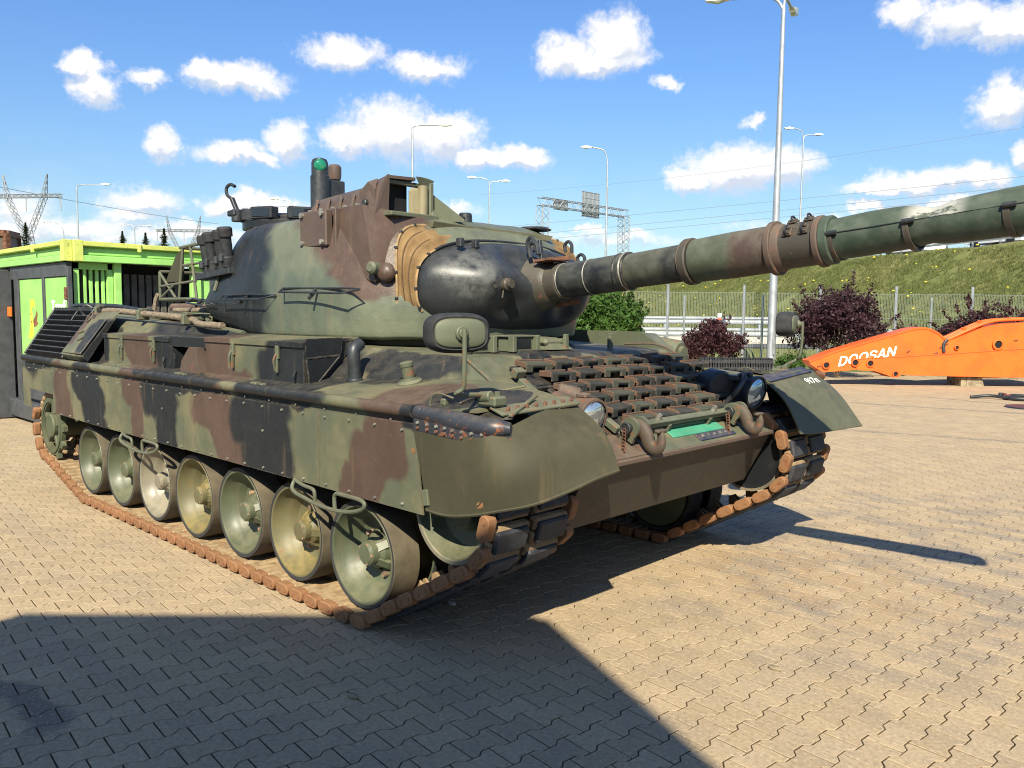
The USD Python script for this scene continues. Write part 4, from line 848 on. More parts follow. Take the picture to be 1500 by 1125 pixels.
part(T, 'shield_fitting', [beam((.03, .05, 2.20), (.10, .06, 2.13), .015, .02), beam((.05, .13, 2.18), (.11, .14, 2.12), .015, .02), box((.06, .10, 2.17), (.04, .03, .05), .006)], M['blackmetal'])
# ---- sight housing on the right front of the roof
side = prism([(-1.50, 2.10), (-1.54, 2.50), (-1.50, 2.525), (-.62, 2.505), (-.60, 2.34), (-.66, 2.12), (-.95, 2.06)], .10, (0, -1.02, 0), np.array([1., 0, 0]), np.array([0, 0, 1.]), np.array([0, 1., 0]))
part(T, 'sight_armour', hull([(-1.50, -1.035, 2.34), (-1.53, -1.015, 2.52), (-.75, -1.015, 2.515), (-.70, -1.03, 2.12), (-1.46, -1.05, 2.18), (-1.6, -.8, 2.10), (-.55, -.62, 2.10), (-.58, -.62, 2.45), (-1.5, -.5, 2.52), (-.60, -.5, 2.45), (-1.62, -.95, 2.02), (-.60, -1.03, 2.00)]), M['cast'], 25)
pc = part(T, 'cover_plate', box((-1.22, -1.075, 2.375), (.33, .06, .25), .008, basis((1, 0, .02))), M['brown'])
part(pc, 'plate_bolt', [cyl((x, -1.100, z), (x, -1.125, z), .018, n=8) for x in (-1.345, -1.095) for z in (2.28, 2.475)], M['bolt'])
part(T, 'rib_plate', box((-1.01, -1.04, 2.375), (.03, .05, .27), .005), M['brown'])
hp_ = [(-1.52, -.945, 2.515), (-1.50, -.935, 2.58), (-1.40, -.88, 2.645), (-1.24, -.78, 2.69)]
def rowx(x, k): return [(x, -.945, 2.515), (x, -.94, 2.56), (x, -.915, 2.615), (x, -.86, 2.665), (x, -.78, 2.70), (x, -.66, 2.725), (x, -.62, 2.725)]
outer = hull([(-1.52, -.945, 2.515), (-1.52, -.62, 2.515), (-1.50, -.92, 2.57), (-1.46, -.88, 2.62), (-1.38, -.80, 2.655), (-1.28, -.70, 2.675), (-1.28, -.62, 2.675)]+rowx(-.78, 0)+[(-.78, -.62, 2.515)])
part(T, 'sight_hood', [outer, hull([(-.80, -.95, 2.50), (-.80, -.945, 2.60), (-.80, -.86, 2.69), (-.80, -.835, 2.69), (-.80, -.835, 2.46), (-.80, -.95, 2.46), (-.705, -.95, 2.46), (-.70, -.90, 2.66), (-.69, -.85, 2.73), (-.69, -.835, 2.73), (-.705, -.835, 2.45), (-.705, -.94, 2.45)]), hull([(-.82, -.85, 2.70), (-.82, -.61, 2.72), (-.69, -.85, 2.725), (-.69, -.61, 2.735), (-.82, -.61, 2.70), (-.69, -.61, 2.715), (-.69, -.85, 2.705)])], M['brown'], 25)
for x in (-1.42, -1.27, -1.12, -.97): part(T, 'hood_rib', beam((x, -.948, 2.52), (x+.012, -.935, 2.61), .020, .022), M['brown'])
part(T, 'hood_bolts', [cyl((x, -.94, 2.53), (x, -.962, 2.53), .013, n=8) for x in (-1.49, -1.345, -1.195, -1.045, -.9)], M['bolt'], kind='stuff')
part(T, 'hood_cheek', hull([(-.90, -.935, 2.50), (-.90, -.935, 2.62), (-.80, -.935, 2.68), (-.72, -.935, 2.45), (-.72, -.935, 2.62), (-.90, -.90, 2.48), (-.72, -.90, 2.43), (-.74, -.90, 2.70), (-.90, -.90, 2.60)]), M['brown'], 20)
part(T, 'hood_pivot', cyl((-.80, -.93, 2.535), (-.80, -.975, 2.535), .025, n=12, bev=.005), M['blackmetal'])
fr = group_part(T, 'sight_window')
part(fr, 'dark_interior', box((-.782, -.725, 2.58), (.012, .215, .21), .002), M['dark'])  # flat dark panel painted for the shade inside the hood
part(fr, 'sill', box((-.70, -.68, 2.462), (.20, .42, .03), .005), M['green'])
part(fr, 'lintel', box((-.735, -.66, 2.690), (.05, .34, .026), .005), M['green'])
part(fr, 'door_leaf', [box((-.70, -.600, 2.565), (.05, .10, .20), .02, basis((.9, -.35, 0))), cyl((-.665, -.565, 2.47), (-.665, -.565, 2.68), .036, n=14, bev=.006)], paint('sun_bleached_door', (.20, .17, .10), dust=.3, chips=.3, rust=.15))
part(fr, 'door_frame', [box((-.67, -.500, 2.58), (.06, .04, .26), .01), hull([(-.70, -.60, 2.745), (-.64, -.60, 2.735), (-.64, -.48, 2.72), (-.70, -.48, 2.745), (-.67, -.55, 2.62), (-.69, -.53, 2.62)]), hull([(-.68, -.52, 2.45), (-.68, -.46, 2.45), (-.60, -.46, 2.45), (-.60, -.52, 2.45), (-.68, -.50, 2.54), (-.66, -.48, 2.54)])], M['green'])
part(T, 'sight_fin', hull([(-.76, -.50, 2.69), (-.76, -.475, 2.69), (-.76, -.50, 2.45), (-.76, -.475, 2.45), (-.46, -.36, 2.435), (-.46, -.335, 2.435), (-.46, -.36, 2.455), (-.54, -.38, 2.50)]), M['green'], 20)
part(T, 'roof_plate', hull([(-.70, -.66, 2.44), (-.70, .5, 2.46), (-.48, -.62, 2.42), (-.42, .55, 2.40), (-.70, -.66, 2.40), (-.42, .5, 2.36), (-.50, -.62, 2.38)]), M['camo'], 25)
part(T, 'roof_knob', [cyl((-.63, -.19, 2.45), (-.63, -.19, 2.525), .052, .048, 18, .008)], M['blackmetal'])
part(T, 'roof_box', [box((-.62, -.32, 2.475), (.12, .14, .03), .006)], M['black'])
part(T, 'roof_disc', cyl((-.62, .55, 2.455), (-.62, .55, 2.48), .14, .12, 24, .008), M['black'])
# ---- commander's sight and cupola
pp = group_part(T, 'panoramic_sight'); pb = np.array([-1.86, -.62, 2.50])
part(pp, 'column', [lathe([(.11, 0), (.11, .02), (.078, .035), (.075, .045), (.075, .365), (.070, .372), (.0001, .372)], pb, (0, 0, 1), 28)], M['blackmetal'], 35)
hd = pb+np.array([0, 0, .37]); fd_ = np.array([.86, -.5, 0])
part(pp, 'head', lathe([(.0001, 0), (.066, 0), (.066, .10), (.055, .128), (.03, .138), (.0001, .139)], hd, (0, 0, 1), 24), M['blackmetal'], 35)
part(pp, 'green_lens', lathe([(.0001, .022), (.03, .020), (.042, .014), (.048, .006), (.050, -.02)], hd+np.array([0, 0, .075])+fd_*.052, fd_, 24), M['greenlens'], 50)
part(pp, 'back_box', [box(pb+np.array([-.02, .14, .22]), (.10, .16, .26), .008)], M['blackmetal'])
part(T, 'wind_sensor', [cyl((-1.98, -.40, 2.5), (-1.98, -.40, 2.86), .022, n=10), lathe([(.0001, 0), (.03, .0), (.05, .02), (.055, .06), (.055, .12), (.04, .14), (.0001, .145)], (-1.98, -.40, 2.86), (0, 0, 1), 14)], M['brown'])
cu = group_part(T, 'commander_cupola'); cc = np.array([-2.50, -.45, 2.485])
part(cu, 'ring', lathe([(.44, 0), (.44, .06), (.36, .075), (.36, .0)], cc, (0, 0, 1), 40, True), M['black'])
part(cu, 'hatch', lathe([(.0001, .13), (.30, .125), (.35, .10), (.35, .06)], cc, (0, 0, 1), 32), M['black'])
for k in range(8):
    a = 2*math.pi*k/8+.35; e = np.array([math.cos(a), math.sin(a), 0]); Rr = np.stack([e, np.array([-e[1], e[0], 0]), [0, 0, 1.]], 1)
    part(cu, 'periscope_block', box(cc+e*.40+[0, 0, .115], (.10, .22, .10), .008, Rr), M['blackmetal'])
    part(cu, 'periscope_glass', box(cc+e*.453+[0, 0, .115], (.006, .17, .065), .002, Rr), M['window'])
mg = group_part(T, 'gun_mount')
part(mg, 'post', [cyl(cc+[-.18, -.45, .06], cc+[-.18, -.45, .16], .045, n=14, bev=.005), beam(cc+[-.17, -.45, .14], cc+[-.24, -.46, .26], .035, .03), box(cc+[-.20, -.45, .13], (.12, .10, .05), .01)], M['blackmetal'])
part(mg, 'hook', tube(smooth_path([cc+np.array([-.23, -.46, .25]), cc+np.array([-.30, -.47, .29]), cc+np.array([-.31, -.47, .35]), cc+np.array([-.26, -.46, .375]), cc+np.array([-.205, -.45, .355])], 5), .014, 8), M['blackmetal'])
# ---- smoke dischargers, basket, hand rails
for k in range(4):
    b0 = np.array([-2.86+.125*k, -1.07-.02*(k % 2), 2.17+.014*k]); d_ = np.array([.03+.03*k, -.16, .97]); d_ /= np.linalg.norm(d_)
    p = group_part(T, 'smoke_discharger')
    part(p, 'tube', [cyl(b0, b0+d_*.22, .046, n=18), cyl(b0-d_*.06, b0+d_*.03, .054, n=16, bev=.008), box(b0+d_*.02+[.0, -.05, -.01], (.05, .05, .07), .012)], M['blackmetal'])
    part(p, 'cap', [lathe([(.0001, .265), (.05, .262), (.060, .25), (.060, .19), (.055, .185)], b0, d_, 22)], M['rubber'])
part(T, 'discharger_bracket', [beam((-2.98, -1.08, 2.08), (-2.36, -1.10, 2.12), .10, .05), beam((-2.9, -1.02, 2.10), (-2.5, -1.0, 2.16), .12, .06)], M['blackmetal'])
bk = group_part(T, 'turret_basket')
bc = lambda x, y, z: np.array([x, y, z])
def fr_(pts, r_=.015): return tube(np.array(pts, float), r_, 8)
bx_ = []
for y in (-1.02, -.35, .35, 1.02):
    bx_ += [fr_([(-3.95, y, 1.90), (-3.95, y, 2.16)], .014), fr_([(-3.20, y, 1.90), (-3.30, y, 2.36)], .014)]
for z, x0 in ((1.90, -3.95), (2.16, -3.95)): bx_.append(fr_([(x0, -1.02, z), (x0, 1.02, z)]))
for y in (-1.02, 1.02):
    bx_ += [fr_([(-3.95, y, 1.90), (-3.2, y, 1.90)]), fr_([(-3.95, y, 2.02), (-3.2, y, 2.06)], .012), fr_([(-3.55, y, 1.9), (-3.45, y, 2.36)], .013), fr_([(-3.95, y, 1.91), (-3.62, y, 2.04)], .012), fr_([(-3.62, y, 1.91), (-3.95, y, 2.15)], .012), fr_(smooth_path([(-3.5, y, 2.36), (-3.0, y, 2.38), (-2.72, y, 2.36), (-2.66, y, 2.28), (-2.66, y*1.10, 1.96)], 5), .016), fr_([(-3.45, y, 2.20), (-2.95, y, 2.22)], .012)]
bx_.append(fr_([(-3.5, -1.02, 2.36), (-3.5, 1.02, 2.36)]))
part(bk, 'frame', bx_, M['green'], 40)
part(bk, 'floor', box((-3.58, 0, 1.885), (.72, 2.02, .014), .003), M['black'])
part(bk, 'canvas_flap', hull([(-3.88, -1.00, 2.06), (-3.52, -1.01, 2.06), (-3.54, -1.0, 2.34), (-3.66, -.99, 2.30), (-3.88, -.97, 2.06), (-3.52, -.98, 2.06), (-3.54, -.97, 2.34)]), M['olive'])
part(bk, 'end_hook', tube([(-3.97, -1.03, 1.95), (-4.0, -1.04, 1.90), (-4.02, -1.05, 1.80)], .022, 6), M['cable'])
def hand(pts, arm):
    part(T, 'hand_rail', [tube(np.array(pts+[pts[0]]), .008, 6), beam(arm[0], arm[1], .012, .03)], M['blackmetal'])
hand([(-2.42, -1.165, 1.92), (-2.36, -1.235, 1.885), (-1.70, -1.255, 1.885), (-1.60, -1.18, 1.915), (-2.0, -1.175, 1.925)], ((-2.03, -1.16, 1.91), (-2.02, -1.25, 1.855)))
hand([(-1.50, -1.17, 1.965), (-1.44, -1.245, 1.935), (-.72, -1.215, 1.92), (-.62, -1.14, 1.945), (-.75, -1.12, 1.955)], ((-1.08, -1.17, 1.95), (-1.07, -1.24, 1.885)))
hand([(-3.10, -1.10, 1.90), (-3.04, -1.19, 1.865), (-2.62, -1.24, 1.835), (-2.56, -1.18, 1.855)], ((-2.86, -1.14, 1.88), (-2.85, -1.2, 1.83)))
part(T, 'round_boss', [cyl((-.60, -1.00, 2.085), (-.58, -1.09, 2.09), .042, n=16, bev=.015), cyl((-.62, -.97, 2.065), (-.57, -1.02, 2.068), .03, n=12)], M['green'])
part(T, 'round_boss', [lathe([(.0001, .055), (.04, .05), (.06, .03), (.065, 0)], (-.545, -.975, 2.06), (.35, -.93, 0), 20)], M['cast'], 50)
# ================================================================= paved yard
def paver_mat(name, rnd=True):
    g = G(); p = g.pos(); x, y, z = g.xyz(p)
    r_ = g.add('object_info')+'.random' if rnd else g.noise(p, 3, 2, .5)
    n1 = g.noise(p, .55, 5, .6); n2 = g.noise(p, 4.0, 5, .65); n3 = g.noise(p, 190, 3, .7)
    c = g.mix(r_, (0.305, 0.226, 0.143), (0.38, 0.284, 0.18))
    c = g.mix(g.mapr(n2, .3, .75, 0, .5), c, (.33, .245, .145))
    # grey tyre scuffs and rust-brown dust, each with a shape of its own
    sc = g.noise(g.vm('multiply', p, (1.0, 2.2, 1)), 1.3, 6, .68)
    zone = g.mapr(g.vm('length', g.vm('multiply', g.vm('subtract', p, (1.9, 2.3, 0)), (.42, .30, 0)), out='value'), 1.1, .5)
    c = g.mix(g.math('multiply', g.math('multiply', g.mapr(sc, .44, .62), g.math('maximum', zone, .30)), .70), c, (.165, .145, .13))
    rz = g.mapr(g.vm('length', g.vm('multiply', g.vm('subtract', p, (1.35, 1.1, 0)), (.55, .9, 0)), out='value'), 1.1, .3)
    c = g.mix(g.math('multiply', g.math('multiply', g.mapr(n2, .40, .62), rz), .38), c, (.30, .185, .09))
    c = g.mix(g.mapr(g.noise(p, 1.1, 6, .7), .60, .74, 0, .35), c, (.14, .12, .10))
    # long dark skid marks across the far yard
    for (ax, ay, bx_, by, w) in ((-4.3, 12.6, 1.0, 13.6, .16), (-1.6, 8.6, 3.0, 9.8, .13), (-2.5, 15.5, 0.8, 14.9, .12), (-6.5, 19.5, -1.5, 20.3, .2)):
        L = math.hypot(bx_-ax, by-ay); ux, uy = (bx_-ax)/L, (by-ay)/L
        wob = g.math('multiply', g.math('subtract', n2, .5), .5)
        dd = g.math('absolute', g.math('add', g.math('multiply_add', x, -uy, g.math('multiply_add', y, ux, -(ay*ux-ax*uy))), wob))
        al = g.math('multiply_add', x, ux, g.math('multiply_add', y, uy, -(ax*ux+ay*uy)))
        k = g.math('multiply', g.mapr(dd, w, w*.3), g.math('multiply', g.mapr(al, -.3, .4), g.mapr(al, L+.3, L-.4)))
        c = g.mix(g.math('multiply', k, g.mapr(n2, .3, .55, .15, .6)), c, (.12, .11, .10))
    # an oily curved stain near the lower left
    st = g.math('absolute', g.math('subtract', g.vm('length', g.vm('subtract', g.vm('add', p, g.vm('multiply', g.noise(p, 4, 3, .5, out='color'), (.25, .25, 0))), (-0.068, -3.868, 0.000)), out='value'), 0.769))
    stz = g.mapr(g.vm('length', g.vm('subtract', p, (-0.299, -3.186, 0.000)), out='value'), .50, .30)
    c = g.mix(g.math('multiply', g.math('multiply', g.mapr(st, .12, .05), stz), .6), c, (.07, .065, .065))
    n4 = g.noise(p, 46, 5, .75)
    c = g.mix(g.mapr(n4, .52, .64, 0, .50), c, (.15, .12, .085)); c = g.mix(g.mapr(n4, .47, .36, 0, .45), c, (.50, .41, .285))
    c = g.mix(g.mapr(n3, .62, .72, 0, .45), c, (.50, .41, .28)); c = g.mix(g.mapr(n3, .40, .28, 0, .35), c, (.16, .13, .10))
    c = g.mix(g.mapr(z, -.0034, -.0052, 0, .9), c, (.055, .040, .026))
    rg = g.math('add', .82, g.math('multiply', g.math('subtract', n2, .5), .2))
    return g.make(name, g.add('principled_bsdf', dict(base_color=c, roughness=rg, normal=g.bump(g.math('add', g.math('multiply', n3, .7), n2), .45, .003)), specular_ior_level=.3)+'.BSDF')
M['paver'] = paver_mat('concrete_paver')
M['joint'] = plain('sandy_joint', (.070, .050, .030), .95, .3, 25, bump=.4, spec=.1)
def far_pave():
    g = G(); p = g.pos()
    q = g.add('vector_rotate', dict(vector=p), rotate_type='z_axis', angle=rad(-84.2))+'.vector'
    b = g.add('brick_texture', dict(vector=q), scale=1.0, brick_width=.2, row_height=.1375, mortar_size=.004, offset=.5, color1=(0.305, 0.226, 0.143), color2=(0.38, 0.284, 0.18), mortar=(.17, .135, .09))+'.color'
    n2 = g.noise(p, 4.0, 5, .65)
    c = g.mix(g.mapr(n2, .3, .75, 0, .5), b, (.33, .245, .145)); c = g.mix(g.mapr(g.noise(p, 1.1, 6, .7), .60, .74, 0, .35), c, (.14, .12, .10))
    return g.make('far_paving', g.add('principled_bsdf', dict(base_color=c), roughness=.85, specular_ior_level=.3)+'.BSDF')
M['farpave'] = far_pave()
re = np.array([math.cos(rad(84.2)), math.sin(rad(84.2)), 0]); rp = np.array([math.cos(rad(-5.8)), math.sin(rad(-5.8)), 0])
B0 = np.array([.3316, -2.7223, 0])+.078*rp+.1*re
prof = [(-.0967, .0777), (-.064, .0777), (-.036, .0527), (.036, .0527), (.064, .0777), (.0967, .0777)]
ol = prof+[(a, -b) for a, b in prof[::-1]]
def paver(h=.0, dz=0.0):
    P = np.array(ol[::-1]); n_ = len(P); inset = P*np.array([1-.002/.098, 1-.002/.07])
    V = [[x, y, 0] for x, y in inset]+[[x, y, -.0028] for x, y in P]+[[x, y, -.035] for x, y in P]; F = []
    tri = trimesh.creation.triangulate_polygon(Polygon(inset), engine='earcut'); tv, tf = tri
    # map triangulated vertices back on ours
    idx = [int(np.argmin(np.linalg.norm(inset-v, axis=1))) for v in tv]
    for f in tf:
        a, b, c = (idx[i] for i in f)
        if np.cross(inset[b]-inset[a], inset[c]-inset[a]) < 0: b, c = c, b
        F.append([a, b, c])
    s_ = 1 if Polygon(P).exterior.is_ccw else -1
    for k in (0, 1):
        for j in range(n_):
            i2 = (j+1) % n_; a, b, c, d = k*n_+j, k*n_+i2, (k+1)*n_+i2, (k+1)*n_+j
            F += [[a, d, c], [a, c, b]] if s_ > 0 else [[a, c, d], [a, b, c]]
    return np.array(V, float), np.array(F)
PV, PF = paver()
def yard_ok(c): return -0.2 < 1
cells = []
dirF = np.array([fw[0], fw[1], 0])/np.hypot(fw[0], fw[1]); dirR = np.array([dirF[1], -dirF[0], 0])
for i in range(-220, 221):
    for j in range(-330, 331):
        c = B0+re*(.2*(i+(j % 2)*.5))+rp*(.1375*j)
        d = c-EYE; a = d@dirF; b = d@dirR
        if a < .2 or a > 25.0 or abs(b) > a*.665+.9: continue
        cells.append((a, b, c))
cells.sort(key=lambda t: t[0])
def in_view(c):
    d = c-EYE; z = d@fw; u = 750+1197.1*(d@rt)/z; v = 562.5-1197.1*(d@up)/z
    return -10 < u < 1510 and v < 1135
yard = group_part('/World', 'paved_yard'); ORIGIN[yard] = np.zeros(3); meta(stage.GetPrimAtPath(yard), kind='structure')
near, rest = [], []
for a, b, c in cells:
    (near if len(near) < 296 and in_view(c) else rest).append(c)
def pose(c):
    ax = rng.normal(0, .004, 2); z = rng.normal(0, .0012); ang = rad(84.2)+rng.normal(0, .006)
    cs, sn = math.cos(ang), math.sin(ang)
    return np.array([[cs, -sn, 0], [sn, cs, 0], [ax[0], ax[1], 1]]), c+np.array([0, 0, z*.35-.0006])
for c in near:
    R_, t = pose(c); part(yard, 'paving_stone', trimesh.Trimesh(PV@R_.T+t, PF, process=False), M['paver'], False)
pi_path = yard+'/far_paving_stones'
pi = UsdGeom.PointInstancer.Define(stage, pi_path); meta(pi.GetPrim(), kind='stuff')
usdkit.mesh(stage, pi_path+'/proto', (PV, PF), M['paver'], smooth=False)
pi.CreatePrototypesRel().SetTargets([pi_path+'/proto'])
N_ = len(rest); pi.CreateProtoIndicesAttr(Vt.IntArray([0]*N_))
pi.CreatePositionsAttr(Vt.Vec3fArray.FromNumpy((np.array(rest)+np.stack([np.zeros(N_), np.zeros(N_), rng.normal(-.0006, .0004, N_)], 1)).astype(np.float32)))
ang = rad(84.2)+rng.normal(0, .006, N_)
pi.CreateOrientationsAttr(Vt.QuathArray([Gf.Quath(float(math.cos(a/2)), 0, 0, float(math.sin(a/2))) for a in ang]))
# ================================================================= ground, road, embankment
HW0, HWN = np.array([-7.1, 47.2]), np.array([.535, .845]); HWD = np.array([-.845, .535])
sst = lambda x, a, b: (lambda t: t*t*(3-2*t))(np.clip((x-a)/(b-a), 0, 1))
def ground_z(x, y):
    x, y = np.asarray(x, float), np.asarray(y, float)
    s = (x-HW0[0])*HWN[0]+(y-HW0[1])*HWN[1]; a = (x-EYE[0])*dirF[0]+(y-EYE[1])*dirF[1]
    base = .60*sst(a, 27.6, 29.6)
    hi = 6.0*np.clip((s+9.5)/9.0, 0, 1)*np.where(s < 14, 1, np.clip((32-s)/18, 0, 1))
    return np.maximum(base, hi)-.02
def grass_mat(name, dirt=.5):
    g = G(); p = g.pos()
    n1 = g.noise(p, .22, 5, .6); n2 = g.noise(p, 1.1, 6, .68); n3 = g.noise(p, 9, 4, .7)
    c = g.mix(g.mapr(n1, .35, .65), (.135, .150, .050), (.180, .165, .065))
    c = g.mix(g.mapr(n2, .40, .75), c, (.100, .118, .040)); c = g.mix(g.mapr(n3, .55, .75, 0, .5), c, (.20, .18, .065))
    c = g.mix(g.math('multiply', g.mapr(g.noise(p, .5, 6, .72), .56, .70), dirt), c, (.20, .15, .085))
    return g.make(name, g.add('principled_bsdf', dict(base_color=c, normal=g.bump(g.math('add', n3, n2), .6, .08)), roughness=.9, specular_ior_level=.15)+'.BSDF')
M['grass'] = grass_mat('embankment_grass')
ga = np.concatenate([[-400, -150, -60, -25, -8], np.arange(-4, 27, 4), np.arange(27, 31, .5), np.arange(31, 160, 1.5), [170, 200, 260, 400, 900, 2500]])
gb = np.concatenate([[-2500, -800, -300], np.arange(-160, 90, 1.5), [100, 150, 300, 900, 2500]])
A_, B_ = np.meshgrid(ga, gb, indexing='ij'); X = EYE[0]+dirF[0]*A_+dirR[0]*B_; Y = EYE[1]+dirF[1]*A_+dirR[1]*B_
Z = ground_z(X, Y)
bump_ = (meshkit.fbm(np.stack([X*.35, Y*.35, 0*X], -1), 4, 31)-.5)*.55
s_ = (X-HW0[0])*HWN[0]+(Y-HW0[1])*HWN[1]
Z = Z+bump_*np.where((A_ > 36) & (s_ < -1.0) & (s_ > -11), 1, 0)
Z = np.where(A_ < 27, -.045, Z)
nr, nc = A_.shape; idx = np.arange(nr*nc).reshape(nr, nc)
F = np.concatenate([np.stack([idx[:-1, :-1], idx[:-1, 1:], idx[1:, 1:]], -1).reshape(-1, 3), np.stack([idx[:-1, :-1], idx[1:, 1:], idx[1:, :-1]], -1).reshape(-1, 3)])
gm_ = trimesh.Trimesh(np.stack([X, Y, Z], -1).reshape(-1, 3), F, process=False)
if gm_.face_normals[:, 2].mean() < 0: gm_.invert()
top('ground', gm_, M['grass'], kind='structure', smooth=True)
def strip(a0, a1, b0, b1, z):       # a sheet in the camera's heading frame of the yard (a ahead, b to the right)
    P = lambda a, b, zz: [EYE[0]+dirF[0]*a+dirR[0]*b, EYE[1]+dirF[1]*a+dirR[1]*b, zz]
    m_ = trimesh.Trimesh([P(a0, b0, z), P(a0, b1, z), P(a1, b1, z), P(a1, b0, z)], [[0, 1, 2], [0, 2, 3]], process=False)
    if m_.face_normals[0][2] < 0: m_.invert()
    return m_
part(yard, 'joint_sand', strip(-30, 25.2, -40, 40, -.0075), M['joint'], False)
part(yard, 'yard_edge', strip(25.2, 26.6, -40, 40, -.006), M['farpave'], False)
for k, (a0, a1, b0, b1) in enumerate(((-30, .2, -40, 40),)): part(yard, 'yard_back', strip(a0, a1, b0, b1, -.004), M['farpave'], False)
ahead = lambda a, b, z=0.0: np.array([EYE[0]+dirF[0]*a+dirR[0]*b, EYE[1]+dirF[1]*a+dirR[1]*b, z])
M['asphalt'] = plain('asphalt', (.075, .075, .078), .9, .2, 6, bump=.3, spec=.2)
top('service_road', strip(30.6, 34.6, -60, 13, .60), M['asphalt'], kind='structure')
M['kerb'] = plain('pale_concrete', (.42, .40, .36), .85, .15, 8, bump=.2)
top('road_shoulder', [beam(ahead(35.2, -60, .80), ahead(35.2, 12, .80), .5, .40)], M['kerb'], kind='structure')
hw = lambda t, s, z: np.array([HW0[0]+HWD[0]*t+HWN[0]*s, HW0[1]+HWD[1]*t+HWN[1]*s, z])
hwm = trimesh.Trimesh([hw(-60, .8, 6.0), hw(150, .8, 6.0), hw(150, 13, 6.0), hw(-60, 13, 6.0)], [[0, 1, 2], [0, 2, 3]], process=False)
if hwm.face_normals[0][2] < 0: hwm.invert()
top('highway', hwm, M['asphalt'], kind='structure')
# grass tufts and flowers on the bank (nobody could count them)
def tuft_proto():
    V, F = [], []
    for k in range(11):
        a = rng.uniform(0, 6.28); l = rng.uniform(.08, .22); b = np.array([rng.normal(0, .06), rng.normal(0, .06), -.02]); e = np.array([math.cos(a), math.sin(a), 0]); w_ = np.array([-e[1], e[0], 0])*.010
        tip = b+e*l*.5+np.array([0, 0, l]); i = len(V); V += [b-w_, b+w_, tip]; F += [[i, i+1, i+2]]
    return np.array(V), np.array(F)
def leafm(name, c1, c2, tr=.35, trc=None, rough=.6):
    g = G(); r_ = g._p if False else None
    g.pos(); rn = g._p+'.random_per_island'; n = g.noise(g.pos(), 2.0, 4, .6)
    c = g.mix(rn, c1, c2); c = g.mix(g.mapr(n, .6, .35, 0, .35), c, tuple(v*.55 for v in c1))
    d = g.add('principled_bsdf', dict(base_color=c), roughness=rough, specular_ior_level=.3)+'.BSDF'
    t = g.add('translucent_bsdf', dict(color=c))+'.BSDF'
    return g.make(name, g.add('mix_closure', dict(closure1=d, closure2=t), fac=tr)+'.closure')
M['tuft'] = leafm('grass_blades', (.155, .175, .055), (.25, .225, .09))
M['flower'] = plain('yellow_flower', (.62, .50, .03), .7, .2, 9)
def instancer(path, proto_mesh, mat, pos_, scale, rotz, **kw):
    pi = UsdGeom.PointInstancer.Define(stage, path); meta(pi.GetPrim(), kind='stuff', **kw)
    usdkit.mesh(stage, path+'/proto', proto_mesh, mat, smooth=False); pi.CreatePrototypesRel().SetTargets([path+'/proto'])
    n = len(pos_); pi.CreateProtoIndicesAttr(Vt.IntArray([0]*n)); pi.CreatePositionsAttr(Vt.Vec3fArray.FromNumpy(np.asarray(pos_, np.float32)))
    pi.CreateScalesAttr(Vt.Vec3fArray.FromNumpy(np.repeat(np.asarray(scale, np.float32)[:, None], 3, 1)))
    pi.CreateOrientationsAttr(Vt.QuathArray([Gf.Quath(float(math.cos(a/2)), 0, 0, float(math.sin(a/2))) for a in rotz]))
def bank_points(n, smin=-10.0, smax=-.8):
    t = rng.uniform(-25, 75, n*2); s = rng.uniform(smin, smax, n*2); p = HW0+np.outer(t, HWD)+np.outer(s, HWN)
    a = (p-EYE[:2])@dirF[:2]; k = (a > 36) & (a < 95); p = p[k][:n]; dens = meshkit.fbm(np.c_[p*.6, 0*p[:, 0]], 3, 8); p = p[dens > .22]
    z = ground_z(p[:, 0], p[:, 1]); zz = np.c_[p*.35, 0*p[:, 0]]; z = z+(meshkit.fbm(zz, 4, 31)-.5)*.55
    return np.c_[p, z]
bp = bank_points(34000); instancer('/World/bank_grass', tuft_proto(), M['tuft'], bp, rng.uniform(.5, 1.35, len(bp)), rng.uniform(0, 6.28, len(bp)), label='rough grass growing over the motorway embankment', category='grass')
fl = bank_points(170); fl = fl+[0, 0, .22]; ic = trimesh.creation.icosphere(1, .07)
instancer('/World/bank_flowers', (np.array(ic.vertices)*[1, 1, .6], np.array(ic.faces)), M['flower'], fl, rng.uniform(.5, 1.3, len(fl)), rng.uniform(0, 6, len(fl)), label='small yellow wild flowers scattered over the embankment', category='wild flowers')
# ================================================================= fence, rails
fence = thing('wire_fence', 'see-through wire mesh fence with galvanised posts behind the bushes', 'fence', ahead(27.0, 0, 0))
FB = np.arange(-22.5, 22.6, 2.5)+.10
for k, b in enumerate(FB):
    base = ahead(27.0, b, -.02); part(fence, 'post', [box(base+[0, 0, 1.40], (.07, .07, 2.80), .006), box(base+[0, 0, 2.81], (.078, .078, .02), .004)], M['steel'])
    if k == len(FB)-1: break
    w_ = []
    p0 = ahead(27.03, b, 0); p1 = ahead(27.03, b+2.5, 0)
    for t in np.linspace(0.01, .99, 50): q = p0*(1-t)+p1*t; w_.append(tube([q+[0, 0, .10], q+[0, 0, 2.56]], .0042, 4, False))
    for z in np.linspace(.12, 2.54, 4): w_.append(tube([p0+[0, 0, z], p1+[0, 0, z]], .0045, 4, False))
    part(fence, 'mesh_panel', w_, M['wire'] if 'wire' in M else M.setdefault('wire', plain('grey_wire', (.24, .27, .24), .5, .1, 3)), False)
for b, h_, mt in ((5.72, 2.45, 'steel'), (13.95, 2.45, 'steel'), (8.33, 2.50, 'darkpost')):
    q = ahead(27.35, b, 0); part(fence, 'inner_post', box(q+[0, 0, h_/2], (.06, .06, h_), .006), M[mt])
